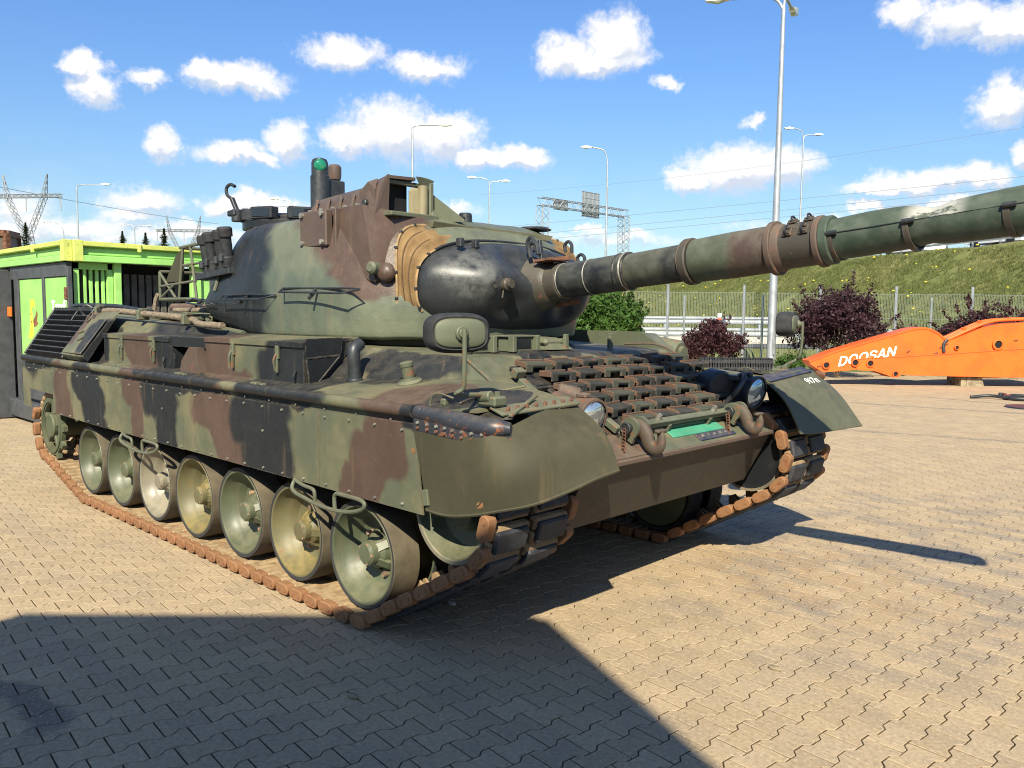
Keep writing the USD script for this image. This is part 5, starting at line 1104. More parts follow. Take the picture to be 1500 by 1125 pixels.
def w_rail(a, z, name, label, b0, b1, step=2.0):
    t = thing(name, label, 'guardrail', ahead(a, 0, .6))
    pts = [(-.16, 0), (-.13, .03), (-.08, .035), (-.04, 0), (0, -.02), (.04, 0), (.08, .035), (.13, .03), (.16, 0)]
    rows_ = [[ahead(a-.06-o, b0, z+h_), ahead(a-.06-o, b1, z+h_)] for h_, o in pts]
    part(t, 'rail_beam', sheet(rows_, .008), M['steel'], 20)
    for b in np.arange(b0+.5, b1, step): part(t, 'post', box(ahead(a, b, z-.28), (.10, .12, .85), .004, np.stack([dirR, dirF, [0, 0, 1]], 1)), M['steel'])
w_rail(30.0, 1.18, 'guardrail', 'bright W-beam guardrail nearest the wire fence', -24, 14)
w_rail(34.9, 1.58, 'guardrail', 'grey guardrail along the far side of the service road', -30, 11.5)
gr_ = thing('highway_guardrail', 'grey steel guardrail along the top of the grass embankment', 'guardrail', hw(0, .4, 6.0))
part(gr_, 'rail_beam', sheet([[hw(-20, .25-o, 6.72+h_), hw(80, .25-o, 6.72+h_)] for h_, o in ((-.16, 0), (-.13, .03), (-.08, .035), (-.04, 0), (0, -.02), (.04, 0), (.08, .035), (.13, .03), (.16, 0))], .008), M['steel'], 20)
part(gr_, 'second_beam', sheet([[hw(-20, .25, 6.35), hw(80, .25, 6.35)], [hw(-20, .25, 6.20), hw(80, .25, 6.20)]], .01), M['steel_dull'], 20)
for t in np.arange(-18, 60, 2.0): part(gr_, 'post', box(hw(t, .40, 6.40), (.09, .11, 1.05), .004), M['steel'])
# ================================================================= vehicles on the motorway, marker post
def car(t_, s_, col, label):
    M['carpaint_'+label[:5].strip()] = mt = plain('car_paint_'+label.split()[0], col, .25, .05, 2)
    p = thing('passenger_car', label, 'car', hw(t_, s_, 6.0)); X_ = np.array([HWD[0], HWD[1], 0]); Y_ = np.array([HWN[0], HWN[1], 0]); o = hw(t_, s_, 6.0)
    P = [(-2.1, .30), (-2.12, .75), (-1.95, .95), (-1.2, 1.02), (-.55, 1.42), (.9, 1.46), (1.75, 1.05), (2.1, .95), (2.12, .35)]
    part(p, 'body', prism(P, 1.72, o-Y_*.86, X_, np.array([0, 0, 1.]), Y_), mt, 30)
    part(p, 'side_window', prism([(-1.05, 1.02), (-.5, 1.36), (.85, 1.39), (1.5, 1.06)], 1.735, o-Y_*.8675, X_, np.array([0, 0, 1.]), Y_), M['window'])
    part(p, 'windscreen', hull([o+X_*a+Y_*b+[0, 0, z] for a, z in ((-1.17, 1.05), (-.6, 1.40)) for b in (-.7, .7)]+[o+X_*a+Y_*b+[0, 0, z] for a, z in ((-1.19, 1.065), (-.62, 1.415)) for b in (-.7, .7)]), M['window'])
    for x in (-1.35, 1.35):
        for y in (-.80, .80): part(p, 'wheel', cyl(o+X_*x+Y_*(y-.1)+[0, 0, .32], o+X_*x+Y_*(y+.1)+[0, 0, .32], .32, n=20, bev=.02), M['rubber'])
    for y in (-.6, .6): part(p, 'headlight', box(o-X_*2.08+Y_*y+[0, 0, .78], (.12, .12, .10), .02), M['lens'])
car(4.6, 3.2, (.80, .80, .80), 'white car driving on the highway just under the gun barrel')
car(12.5, 3.4, (.75, .75, .73), 'white car further along the highway left of the barrel straps')
mk = thing('marker_post', 'small red and white marker post beyond the fence above the round bush', 'marker post', ahead(33.0, 8.33, .60))
M['redplastic'] = plain('red_plastic', (.55, .10, .05), .5, .1, 5); M['whiteplastic'] = plain('white_plastic', (.8, .8, .78), .5, .05, 5)
part(mk, 'red_foot', box(ahead(33.0, 8.33, 1.14), (.16, .10, 1.10), .02), M['redplastic']); part(mk, 'white_top', box(ahead(33.0, 8.33, 1.79), (.16, .10, .20), .02), M['whiteplastic'])
# ================================================================= bushes
def bush(name, label, cat_, c, rx, ry, h_, leaf, n, stem, size=.065, seed=0, group=None, droop=0.0):
    r2 = np.random.default_rng(seed); c = np.array(c, float)
    t = thing(name, label, cat_, c, 0, group)
    # uneven clumps on a body of main shoots
    K = 42; u = r2.normal(size=(K, 3)); u /= np.linalg.norm(u, axis=1, keepdims=True); u[:, 2] = np.abs(u[:, 2])*1.1-.15
    cl = u*r2.uniform(.45, .86, (K, 1))*[rx, ry, h_*.55]+[0, 0, h_*.47]; cr = r2.uniform(.20, .34, K)*min(rx, h_*.6)*1.25
    k = r2.integers(0, K, n); d_ = r2.normal(size=(n, 3)); d_ /= np.linalg.norm(d_, axis=1, keepdims=True)
    P = cl[k]+d_*(cr[k]*r2.uniform(.55, 1.05, n)**.6)[:, None]*[1, 1, .9]
    nw = n//9; q_ = r2.integers(0, 26, nw); ue = np.array([u[q % K]*[rx, ry, h_*.55]*1.0+[0, 0, h_*.47] for q in range(26)]); ue[:, 2] = np.maximum(ue[:, 2], .2)
    ln = r2.uniform(1.02, 1.30, 26); tq = r2.uniform(.75, 1, nw)*ln[q_]; P[:nw] = np.array([0, 0, h_*.1])*(1-tq[:, None])+ue[q_]*tq[:, None]+r2.normal(0, .035, (nw, 3))
    P[:, 2] = np.maximum(P[:, 2], .05)
    # long whippy shoots
    nd = r2.normal(size=(n, 3))+d_*.9; nd /= np.linalg.norm(nd, axis=1, keepdims=True); a = np.cross(nd, r2.normal(size=(n, 3))); a /= np.linalg.norm(a, axis=1, keepdims=True); b = np.cross(nd, a)
    s_ = size*r2.uniform(.6, 1.4, (n, 1)); V = np.stack([P-a*s_*.95, P-b*s_*.42, P+a*s_*.95, P+b*s_*.42], 1).reshape(-1, 3)+c
    i = np.arange(n)*4; F = np.concatenate([np.stack([i, i+1, i+2], 1), np.stack([i, i+2, i+3], 1)])
    part(t, 'foliage', trimesh.Trimesh(V, F, process=False), leaf, False)
    sh, F2 = [], []
    for q in range(26):
        e = ue[q]*ln[q]
        sh.append(tube(smooth_path([c+[0, 0, 0], c+e*[.45, .45, .55], c+e], 3), .01, 4, rs=np.linspace(.018, .003, 7)))
    part(t, 'stems', sh, stem, 60)
M['purple'] = leafm('purple_barberry_leaves', (.052, .018, .022), (.120, .036, .040), .25)
M['purple2'] = leafm('plum_barberry_leaves', (.048, .020, .026), (.105, .036, .044), .25)
M['leafgreen'] = leafm('green_shrub_leaves', (.055, .115, .020), (.115, .17, .035), .35)
M['stem'] = plain('woody_stem', (.10, .065, .045), .8, .3, 10)
bush('barberry_bush', 'round dark purple bush left of the tall lamp post', 'bush', ahead(25.0, 6.05, 0), 1.05, .9, 1.62, M['purple'], 9000, M['stem'], .055, 1)
bush('barberry_bush', 'tallest purple bush, behind the mirror on the tank', 'bush', ahead(24.0, 9.55, 0), 1.42, 1.2, 2.62, M['purple2'], 15000, M['stem'], .055, 2)
bush('barberry_bush', 'wide purple bush behind the orange arm at the right edge', 'bush', ahead(24.5, 14.15, 0), 1.38, 1.1, 2.18, M['purple'], 11000, M['stem'], .055, 3)
bush('barberry_bush', 'smallest reddish bush peeping over the orange arm', 'bush', ahead(25.2, 12.1, 0), .55, .5, 1.52, M['purple2'], 4000, M['stem'], .05, 4)
bush('green_bush', 'bright green leafy bush right behind the gun shield', 'bush', ahead(23.0, 2.45, 0), 1.55, 1.2, 2.75, M['leafgreen'], 13000, M['stem'], .075, 5)
bush('flower_shrub', 'low green shrub with red flowers by the lamp post base', 'bush', ahead(23.5, 8.0, 0), .45, .4, .75, M['leafgreen'], 1600, M['stem'], .05, 6)
# ================================================================= row of crawler shoes leaning in front of the bush
tr_ = thing('crawler_track_row', 'row of black steel crawler track shoes standing beside the lamp post', 'crawler track', ahead(23.0, 6.3, 0))
M['crawler'] = plain('black_track_steel', (.030, .030, .033), .55, .5, 12, bump=.4)
for k in range(44):
    b = 5.30+.046*k*1.0; q = ahead(23.0+rng.normal(0, .01), b, 0)
    Rr = np.stack([dirR, dirF, [0, 0, 1.]], 1)
    part(tr_, 'track_shoe', [box(q+[0, 0, .31], (.022, .40, .60), .004, Rr)]+[box(q+dirF*dy+[0, 0, .31+dz], (.042, .05, .10), .006, Rr) for dy in (-.19, .05) for dz in (-.2, 0, .2)], M['crawler'], False)
# ================================================================= lamp posts
M['lampwhite'] = plain('lamp_housing', (.78, .78, .76), .4, .05, 3)
def lamp(name, label, base, h_, heads, r0=.09, r1=.045, rise=.9, group=None, headlen=.75):
    t = thing(name, label, 'street lamp', base, 0, group); base = np.array(base, float)
    part(t, 'pole', tube([base, base+[0, 0, h_*.5], base+[0, 0, h_-.01]], r0, 16, rs=[r0, (r0+r1)/2, r1]), M['steel'], 50)
    part(t, 'base_plate', [box(base+[0, 0, .02], (r0*4, r0*4, .04), .005), box(base+dirF*-r0+[0, 0, .9], (r0*.9, .02, .5), .005)], M['steel_dull'])
    for (dr, L, rs_) in heads:          # direction (unit xy), reach, rise
        dr = np.array([dr[0], dr[1], 0.0]); tp = base+[0, 0, h_]
        arm = smooth_path([tp+[0, 0, -.05], tp+dr*L*.12+[0, 0, rs_*.55], tp+dr*L*.35+[0, 0, rs_*.85], tp+dr*L+[0, 0, rs_]], 6)
        ap = part(t, 'arm', tube(arm, r1*.75, 10), M['steel'], 50)
        e = arm[-1]; q = part(t, 'lamp_head', hull([e+dr*a+np.array([-dr[1], dr[0], 0])*w+np.array([0, 0, z]) for a, w, z in ((-.05, .07, .02), (-.05, -.07, .02), (headlen*.5, .15, .10), (headlen*.5, -.15, .10), (headlen, .08, .03), (headlen, -.08, .03), (headlen*.9, .10, -.03), (headlen*.9, -.10, -.03), (.1, .08, -.04), (.1, -.08, -.04))]), M['lampwhite'], 40)
        part(q, 'glass', hull([e+dr*a+np.array([-dr[1], dr[0], 0])*w+np.array([0, 0, z]) for a, w, z in ((.15, .07, -.03), (.15, -.07, -.03), (headlen*.85, .09, -.02), (headlen*.85, -.09, -.02), (headlen*.5, .06, -.10), (headlen*.5, -.06, -.10))]), M['lens'], 40)
L_, R_l = -dirR, dirR
bp_ = ahead(24.6, 7.79, -.02)
lamp('yard_lamp_post', 'tall galvanised lamp post rising behind the gun barrel in front of the fence', bp_, 10.72, ((L_*.95+dirF*.3, 1.5, .42), (R_l*.45+dirF*.9, 1.5, .5)), .135, .058)
def lampat(px, base_z, top_z, label, heads, r0=.08):
    a = (px[2]); b = px[0]; lamp('road_lamp', label, ahead(a, b, base_z), top_z-base_z-.8, heads, r0, .045, group=None)
# (sideways, -, ahead), measured in metres in the yard's heading frame
lamp('road_lamp', 'two-headed road lamp just right of the tall pole', ahead(63.39, 21.94, 6.0), 9.21, ((L_, .75, .75), (R_l, .75, .30)), .085, .05)
lamp('road_lamp', 'single-arm road lamp between the gantry legs', ahead(53.03, 5.95, 0.6), 10.91, ((L_, 1.0, .85),), .085, .05)
lamp('road_lamp', 'two-headed road lamp left of the sign gantry', ahead(63.06, -1.85, 0.6), 10.84, ((L_, .95, .60), (R_l, .85, .35)), .085, .05)
lamp('road_lamp', 'horizontal-arm road lamp above the sight housing', ahead(44.00, -5.37, 0.6), 10.92, ((R_l, 1.35, .12),), .085, .05)
lamp('road_lamp', 'horizontal-arm road lamp above the green container', ahead(67.10, -35.32, 0.6), 11.10, ((R_l, 2.0, .18),), .085, .05)
lamp('road_lamp', 'low distant road lamp bending left toward the pylon', ahead(93.10, -50.65, 0.6), 10.01, ((L_, 1.8, 1.0),), .085, .05)
lamp('road_lamp', 'faint two-headed lamp over the middle of the container', ahead(97.18, -44.51, 0.6), 10.71, ((L_, 1.2, .50), (R_l, 1.3, .35)), .085, .05)
lamp('road_lamp', 'road lamp behind the hook on the turret cupola', ahead(73.05, -19.39, 0.6), 10.20, ((L_, 1.4, .85), (L_*.9+dirF*.3, 2.2, .25)), .085, .05)
# ================================================================= gantry, pylons, wires
M['lattice'] = plain('galvanised_lattice', (.20, .22, .24), .5, .1, 2)
def truss(a, b, w, n, r_=.05, upv=(0, 0, 1)):
    a, b = np.array(a, float), np.array(b, float); B = basis(b-a, upv); o = []
    cr = [a+B[:, 1]*sy*w/2+B[:, 2]*sz*w/2 for sy, sz in ((-1, -1), (1, -1), (1, 1), (-1, 1))]; d_ = b-a
    for c in cr: o.append(tube([c, c+d_], r_, 4))
    for k in range(n):
        for q in range(4):
            c1, c2 = cr[q], cr[(q+1) % 4]; s1, s2 = (c1, c2) if k % 2 else (c2, c1)
            o.append(tube([s1+d_*k/n, s2+d_*(k+1)/n], r_*.6, 4, False))
    return o
gt = thing('sign_gantry', 'lattice sign gantry spanning the highway seen from its back', 'gantry', (-62.59, 70.28, 1.00))
gl_, gr2 = np.array((-62.59, 70.28, 1.00), float), np.array((-62.08, 86.08, 6.00), float); gz = 14.8
for q in (gl_, gr2):
    part(gt, 'tower', truss([q[0], q[1], q[2]], [q[0], q[1], gz], 1.1, 16, .06), M['lattice'], False)
part(gt, 'girder', truss([gl_[0], gl_[1], gz+.45]+(gl_-gr2)*[.03, .03, 0], [gr2[0], gr2[1], gz+.45]+(gr2-gl_)*[.03, .03, 0], .9, 22, .06), M['lattice'], False)
gd_ = (gr2-gl_)*[1, 1, 0]; gL = np.linalg.norm(gd_); gd_ /= gL; gn_ = np.cross(gd_, [0, 0, 1])
M['signback'] = plain('sign_back_sheet', (.27, .29, .31), .5, .15, 3, metallic=.2)
for (u0, u1, z0, z1, nv, nh) in ((.16, .33, gz-.15, gz+1.05, 2, 3), (.50, .72, gz-.55, gz+2.6, 4, 4)):
    c = gl_*[1, 1, 0]+gd_*gL*(u0+u1)/2+[0, 0, (z0+z1)/2]-gn_*.62*np.sign(gn_@(gl_-EYE))*-1
    Rr = np.stack([gd_, gn_, [0, 0, 1.]], 1); W_ = gL*(u1-u0); H_ = z1-z0
    sp_ = part(gt, 'sign_panel', box(c, (W_, .05, H_), .01, Rr), M['signback'])
    part(sp_, 'stiffener', [box(c+gd_*W_*t+gn_*sg*.06, (.07, .07, H_*1.02), .005, Rr) for t in np.linspace(-.36, .36, nv) for sg in (-1, 1)]+[box(c+np.array([0, 0, H_*t])+gn_*sg*.045, (W_, .05, .05), .005, Rr) for t in np.linspace(-.5, .5, nh+1) for sg in (-1, 1)], M['steel'])
def pylon(name, label, base, H_, rot, sc=1.0):
    t = thing(name, label, 'pylon', base, 0); base = np.array(base, float); e = np.array([math.cos(rot), math.sin(rot), 0]); n_ = np.array([-e[1], e[0], 0])
    P = lambda a, z, c=0.0: base+e*a*sc+n_*c*sc+np.array([0, 0, z*sc])
    W = lambda p, q, n, r_: lattice(p, q, n, r_)
    def lattice(c4a, c4b, n, r_):
        o = []
        for k in range(4): o.append(tube([c4a[k], c4b[k]], r_, 4))
        for s in range(n):
            for k in range(4):
                a0 = c4a[k]+(c4b[k]-c4a[k])*s/n; b1 = c4a[(k+1) % 4]+(c4b[(k+1) % 4]-c4a[(k+1) % 4])*(s+1)/n; a1 = c4a[k]+(c4b[k]-c4a[k])*(s+1)/n; b0 = c4a[(k+1) % 4]+(c4b[(k+1) % 4]-c4a[(k+1) % 4])*s/n
                o += [tube([a0, b1], r_*.6, 4, False), tube([b0, a1], r_*.6, 4, False)]
        return o
    sq = lambda a, z, h_: [P(a-h_, z, -h_), P(a+h_, z, -h_), P(a+h_, z, h_), P(a-h_, z, h_)]
    r_ = .13*sc
    part(t, 'body', lattice(sq(0, 0, 3.6), sq(0, 26, 1.2), 7, r_), M['lattice'], False)
    for s in (-1, 1):
        part(t, 'fork', lattice(sq(s*.8, 26, .7), sq(s*6.6, 38, .75), 6, r_*.8), M['lattice'], False)
        part(t, 'horn', lattice(sq(s*6.6, 38, .7), sq(s*8.0, 45.5, .12), 4, r_*.7), M['lattice'], False)
    part(t, 'cross_arm', lattice([P(-13, 38.2, 0), P(-13, 38.4, 0), P(-13, 39, 0), P(-13, 39, 0)], [P(13, 38.2, 0), P(13, 38.4, 0), P(13, 39, 0), P(13, 39, 0)], 10, r_*.6)+truss(P(-13, 38.6), P(13, 38.6), 1.1*sc, 16, r_*.6), M['lattice'], False)
    for a in (-12.4, 0, 12.4): part(t, 'insulator', tube([P(a, 38), P(a, 35.8), P(a, 33.6)], .17*sc, 6), M['steel_dull'], False)
    return [P(a, 33.6) for a in (-12.4, 0, 12.4)]+[P(s*8, 45.5) for s in (-1, 1)]
PY1 = pylon('power_pylon', 'lattice power pylon with forked top at the left edge', (-284.9, 77.8, 0), 45, 0.612, 0.956)
PY2 = pylon('power_pylon', 'distant faint power pylon beyond the container roof', (-462.0, 209.0, 0), 45, 0.762, 1.231)
def wire(name, label, p, q, sag, r_=.03):
    p, q = np.array(p, float), np.array(q, float); t = np.linspace(0, 1, 40)[:, None]
    top(name, tube(p+(q-p)*t-np.array([0, 0, 1])*4*sag*t*(1-t), r_, 5), M['wirecable'], label, 'power line', smooth=60)
M['wirecable'] = plain('power_cable', (.16, .19, .23), .5, .1, 1)
wire('power_line', 'upper power line crossing the sky behind the gun barrel', (-228.43, 75.22, 14.48), (36.64, 115.22, 20.07), 1.0, .026)
wire('power_line', 'middle power line crossing the sky behind the gun barrel', (-228.24, 75.06, 11.69), (36.69, 115.18, 19.42), 1.0, .026)
wire('power_line', 'lower power line crossing the sky behind the gun barrel', (-228.17, 75.00, 10.53), (36.74, 115.14, 18.63), 1.0, .026)
wire('power_line', 'power line running from the left pylon past the container', (-276.67, 58.45, 38.91), (-438.00, 218.04, 50.50), 1.0, .09)
wire('power_line', 'thin power line above the lamp at the upper right', (-186.87, 178.91, 39.38), (-25.64, 180.12, 38.86), 2.0, .03)
# ================================================================= orange excavator arm on a wooden block
M['orange'] = paint('orange_enamel', (.72, .118, .013), dust=.05, chips=.35, edge=.5, streak=.14, fade=.15, rust=.06, rough=.40, dustcol=(.6, .2, .06), bump=.06)
M['orange_dark'] = paint('deep_orange_enamel', (.64, .10, .011), dust=.1, chips=.05, fade=.1, rough=.45, bump=.06)  # slightly deeper orange for flange, bosses, seam and clamps
arm = thing('excavator_arm', 'bright orange excavator arm lying on wooden blocks at the right', 'excavator arm', (-3.1, 18.2, 0))
nrm = dirF
def AP(l): return [np.array(p) for p in l]
def slab_from(pts, off, th, mat, name, parent=arm, smooth=25):
    pts = [np.array(p) for p in pts]; o = pts[0]; P2 = [((p-o)@dirR, p[2]-o[2]) for p in pts]
    return part(parent, name, prism(P2, th, o+dirF*off, dirR, np.array([0, 0, 1.]), dirF), mat, smooth)
slab_from([(-5.292, 16.393, 0.620), (-4.843, 16.822, 0.866), (-4.251, 17.387, 1.123), (-3.665, 17.947, 1.360), (-3.365, 18.232, 1.488), (-3.187, 18.403, 1.520), (-3.041, 18.542, 1.492), (-2.883, 18.693, 1.388), (-2.722, 18.846, 1.213), (-2.657, 18.908, 1.196), (-2.318, 19.232, 1.386), (-2.021, 19.515, 1.558), (-1.726, 19.797, 1.641), (-1.279, 20.223, 1.682), (-0.513, 20.955, 1.736), (-0.442, 21.022, 0.280), (-1.214, 20.285, 0.252), (-1.966, 19.568, 0.261), (-3.536, 18.069, 0.300), (-3.657, 17.954, 0.257), (-3.807, 17.811, 0.297), (-4.046, 17.582, 0.395), (-4.378, 17.266, 0.418), (-5.007, 16.665, 0.339), (-5.238, 16.445, 0.532)], 0.0, .52, M['orange'], 'arm_box')
slab_from([(-4.477, 17.171, 0.693), (-3.553, 18.053, 0.767), (-2.528, 19.031, 0.869), (-1.248, 20.253, 1.001), (-0.481, 20.985, 1.081), (-0.442, 21.023, 0.273), (-1.214, 20.286, 0.245), (-1.966, 19.568, 0.254), (-3.536, 18.069, 0.291), (-3.598, 18.010, 0.231), (-3.714, 17.899, 0.230), (-3.807, 17.811, 0.288), (-4.046, 17.583, 0.388), (-4.378, 17.266, 0.411)], -.022, .565, M['orange'], 'lower_chord_plate')
slab_from([(-5.292, 16.393, 0.638), (-4.843, 16.821, 0.888), (-4.251, 17.386, 1.144), (-3.665, 17.946, 1.382), (-3.366, 18.232, 1.509), (-3.188, 18.402, 1.543), (-3.042, 18.541, 1.517), (-2.884, 18.692, 1.414), (-2.710, 18.858, 1.231), (-2.734, 18.835, 1.186), (-2.895, 18.681, 1.370), (-3.046, 18.537, 1.467), (-3.186, 18.404, 1.490), (-3.360, 18.237, 1.460), (-3.664, 17.948, 1.332), (-4.250, 17.388, 1.094), (-4.842, 16.823, 0.838), (-5.272, 16.412, 0.594)], -.018, .556, M['orange_dark'], 'top_flange')
for q, r_, rr in [((-4.968, 16.703, 0.535), 0.075, 0), ((-4.423, 17.223, 0.605), 0.075, 0), ((-4.139, 17.494, 0.590), 0.075, 0), ((-1.754, 19.770, 1.110), 0.1, 1), ((-2.528, 19.032, 1.020), 0.045, 0), ((-3.657, 17.954, 0.320), 0.06, 0)]:
    q = np.array(q)
    pp_ = part(arm, 'pin_boss', lathe([(r_*1.45, 0), (r_*1.45, -.03), (r_, -.035), (r_, .05), (.0001, .05)], q-dirF*.022, dirF, 24), M['orange' if rr else 'orange_dark'], 30)
    part(pp_, 'pin_bore', cyl(q-dirF*.03, q+dirF*.02, r_*.98, n=20), M['dark'])  # dark disc painted for the shade inside the pin hole
part(arm, 'chord_seam', tube(np.array([(-4.477, 17.171, 0.693), (-3.553, 18.053, 0.767), (-2.528, 19.031, 0.869), (-1.248, 20.253, 1.001), (-0.481, 20.985, 1.081)])-dirF*.024, .012, 6), M['orange_dark'])
part(arm, 'hydraulic_pipe', [tube(smooth_path([np.array(p)+dirF*o for p in [(-2.696, 18.871, 1.213), (-2.521, 19.038, 1.322), (-2.321, 19.229, 1.457), (-2.025, 19.512, 1.638), (-1.756, 19.769, 1.729), (-1.283, 20.219, 1.771), (-0.517, 20.951, 1.824)]], 5), .045, 10) for o in (.05, .20, .38)], M['orange'], 50)
part(arm, 'pipe_clamp', [box(np.array([(-2.696, 18.871, 1.213), (-2.521, 19.038, 1.322), (-2.321, 19.229, 1.457), (-2.025, 19.512, 1.638), (-1.756, 19.769, 1.729), (-1.283, 20.219, 1.771), (-0.517, 20.951, 1.824)][2])+dirF*.2, (.12, .12, .18), .02), box(np.array([(-2.696, 18.871, 1.213), (-2.521, 19.038, 1.322), (-2.321, 19.229, 1.457), (-2.025, 19.512, 1.638), (-1.756, 19.769, 1.729), (-1.283, 20.219, 1.771), (-0.517, 20.951, 1.824)][3])+dirF*.2, (.12, .12, .18), .02)], M['orange_dark'])
part(arm, 'hose_end', [tube(smooth_path([np.array([(-2.696, 18.871, 1.213), (-2.521, 19.038, 1.322), (-2.321, 19.229, 1.457), (-2.025, 19.512, 1.638), (-1.756, 19.769, 1.729), (-1.283, 20.219, 1.771), (-0.517, 20.951, 1.824)][0])+[0, 0, .02], np.array([(-2.696, 18.871, 1.213), (-2.521, 19.038, 1.322), (-2.321, 19.229, 1.457), (-2.025, 19.512, 1.638), (-1.756, 19.769, 1.729), (-1.283, 20.219, 1.771), (-0.517, 20.951, 1.824)][0])+dirR*-.10+[0, 0, -.12], np.array([(-2.696, 18.871, 1.213), (-2.521, 19.038, 1.322), (-2.321, 19.229, 1.457), (-2.025, 19.512, 1.638), (-1.756, 19.769, 1.729), (-1.283, 20.219, 1.771), (-0.517, 20.951, 1.824)][0])+dirR*-.09-dirF*.03+[0, 0, -.32]], 4), .045, 8)], M['blackmetal'], 50)
tx = meshkit.text_mesh('DOOSAN', 1.0, .02, bold=True); V = np.array(tx.vertices); V[:, 0] -= V[:, 0].min(); TW = V[:, 0].max()
T0, T1 = np.array((-4.735, 16.925, 0.503)), np.array((-3.677, 17.935, 0.801)); bl_ = T1-T0; hgt = 0.240
V2 = T0+np.outer(V[:, 0]/TW, bl_)+np.outer(V[:, 1]*hgt, np.array([0, 0, 1.])+dirR*.20)+np.outer(V[:, 2], -dirF*.25)
V2 -= dirF*.004
tm = trimesh.Trimesh(V2, tx.faces, process=False)
if tm.volume < 0: tm.invert()
M['lettering'] = plain('white_lettering', (.82, .80, .76), .5, .05, 6)
part(arm, 'lettering', tm, M['lettering'], False)
part(arm, 'weld_marks', [beam(np.array(q), np.array(q)+dirR*.10*math.cos(a)+np.array([0, 0, .10*math.sin(a)]), .03, .03) for q, a in [((-5.124, 16.547, 0.489), 0.20), ((-3.450, 18.144, 0.866), 0.70), ((-3.421, 18.172, 0.769), 0.30), ((-2.935, 18.636, 0.846), 0.40), ((-3.621, 17.981, 0.615), 1.57), ((-3.620, 17.982, 0.570), 0.00), ((-3.401, 18.191, 0.582), 0.50), ((-2.838, 18.728, 0.998), 0.50), ((-2.738, 18.824, 1.071), 0.60), ((-1.994, 19.534, 0.795), 1.20), ((-1.979, 19.548, 0.742), -0.30), ((-4.303, 17.330, 0.588), 0.30), ((-1.447, 20.056, 1.211), 0.10)]], M['rust'])
wb = thing('timber_block', 'weathered timber block under the orange excavator arm', 'timber block', (-2.1, 18.6, 0))
M['timber'] = plain('old_timber', (.24, .19, .125), .9, .4, 9, bump=.6, spec=.15)
wq = np.array((-2.432, 19.270, 0.104)); wd = np.array((-2.037, 19.647, 0.109))-wq; wL = np.linalg.norm(wd[:2]); wx = np.array([wd[0], wd[1], 0])/wL
for k, (t0, t1) in enumerate(((0, .26), (.28, .72), (.73, 1.0))):
    part(wb, 'beam', hull([wq*[1, 1, 0]+wx*wL*t+dirF*f_+[0, 0, z] for t, z in ((t0, .0), (t1+(.12 if k == 2 else 0), .0), (t0, .235), (t1, .235)) for f_ in (0, .7)]), M['timber'], 20)
# forked iron on the paving at the right edge
ir = thing('iron_hook', 'black iron hook lying on the paving at the right edge', 'iron hook', [(-0.084, 16.132, -0.000), (-0.608, 16.059, 0.000), (-0.849, 16.778, 0.000), (-0.989, 16.850, 0.000)][1])
part(ir, 'bar', tube(smooth_path([np.array(p)+[0, 0, .05] for p in [(-0.084, 16.132, -0.000), (-0.608, 16.059, 0.000), (-0.849, 16.778, 0.000), (-0.989, 16.850, 0.000)]], 5), .045, 8), M['blackmetal'], 50)
part(ir, 'fork', [tube(smooth_path([np.array([(-0.084, 16.132, -0.000), (-0.608, 16.059, 0.000), (-0.849, 16.778, 0.000), (-0.989, 16.850, 0.000)][1])+[0, 0, .05], np.array([(-0.084, 16.132, -0.000), (-0.608, 16.059, 0.000), (-0.849, 16.778, 0.000), (-0.989, 16.850, 0.000)][1])+dirR*-.25+dirF*.3+[0, 0, .07], np.array([(-0.084, 16.132, -0.000), (-0.608, 16.059, 0.000), (-0.849, 16.778, 0.000), (-0.989, 16.850, 0.000)][1])+dirR*-.65+dirF*.35+[0, 0, .03]], 4), .035, 8), tube(smooth_path([np.array([(-0.084, 16.132, -0.000), (-0.608, 16.059, 0.000), (-0.849, 16.778, 0.000), (-0.989, 16.850, 0.000)][1])+[0, 0, .05], np.array([(-0.084, 16.132, -0.000), (-0.608, 16.059, 0.000), (-0.849, 16.778, 0.000), (-0.989, 16.850, 0.000)][1])+dirR*.4+dirF*.55+[0, 0, .06], np.array([(-0.084, 16.132, -0.000), (-0.608, 16.059, 0.000), (-0.849, 16.778, 0.000), (-0.989, 16.850, 0.000)][1])+dirR*1.1+dirF*.5+[0, 0, .03]], 4), .035, 8)], M['blackmetal'], 50)
pl = thing('iron_plate', 'flat black iron plate on the paving below the hook', 'iron plate', (0.060, 14.671, 0.000))
part(pl, 'plate', lathe([(.0001, .03), (.42, .03), (.45, .0)], (0.060, 14.671, 0.000), (0, 0, 1), 24), M['blackmetal'])
for k, (p_, lb) in enumerate([((0.147, -1.020, 0.000), 'pale stone chip in the shade beside the front track'), ((0.740, -2.173, 0.000), 'small brown chip lying in the building shadow'), ((2.010, -0.484, -0.000), 'dark crumb of dirt on the sunlit paving')]):
    r2 = np.random.default_rng(50+k); st_ = trimesh.creation.icosphere(1, .022); vv = np.array(st_.vertices)*[1.7, .8, .5]+r2.normal(0, .002, (42, 3)); st_.vertices = vv+np.array(p_)+[0, 0, .008]
    top('stone_chip', st_, M['timber'] if k else M['kerb'], lb, 'stone')
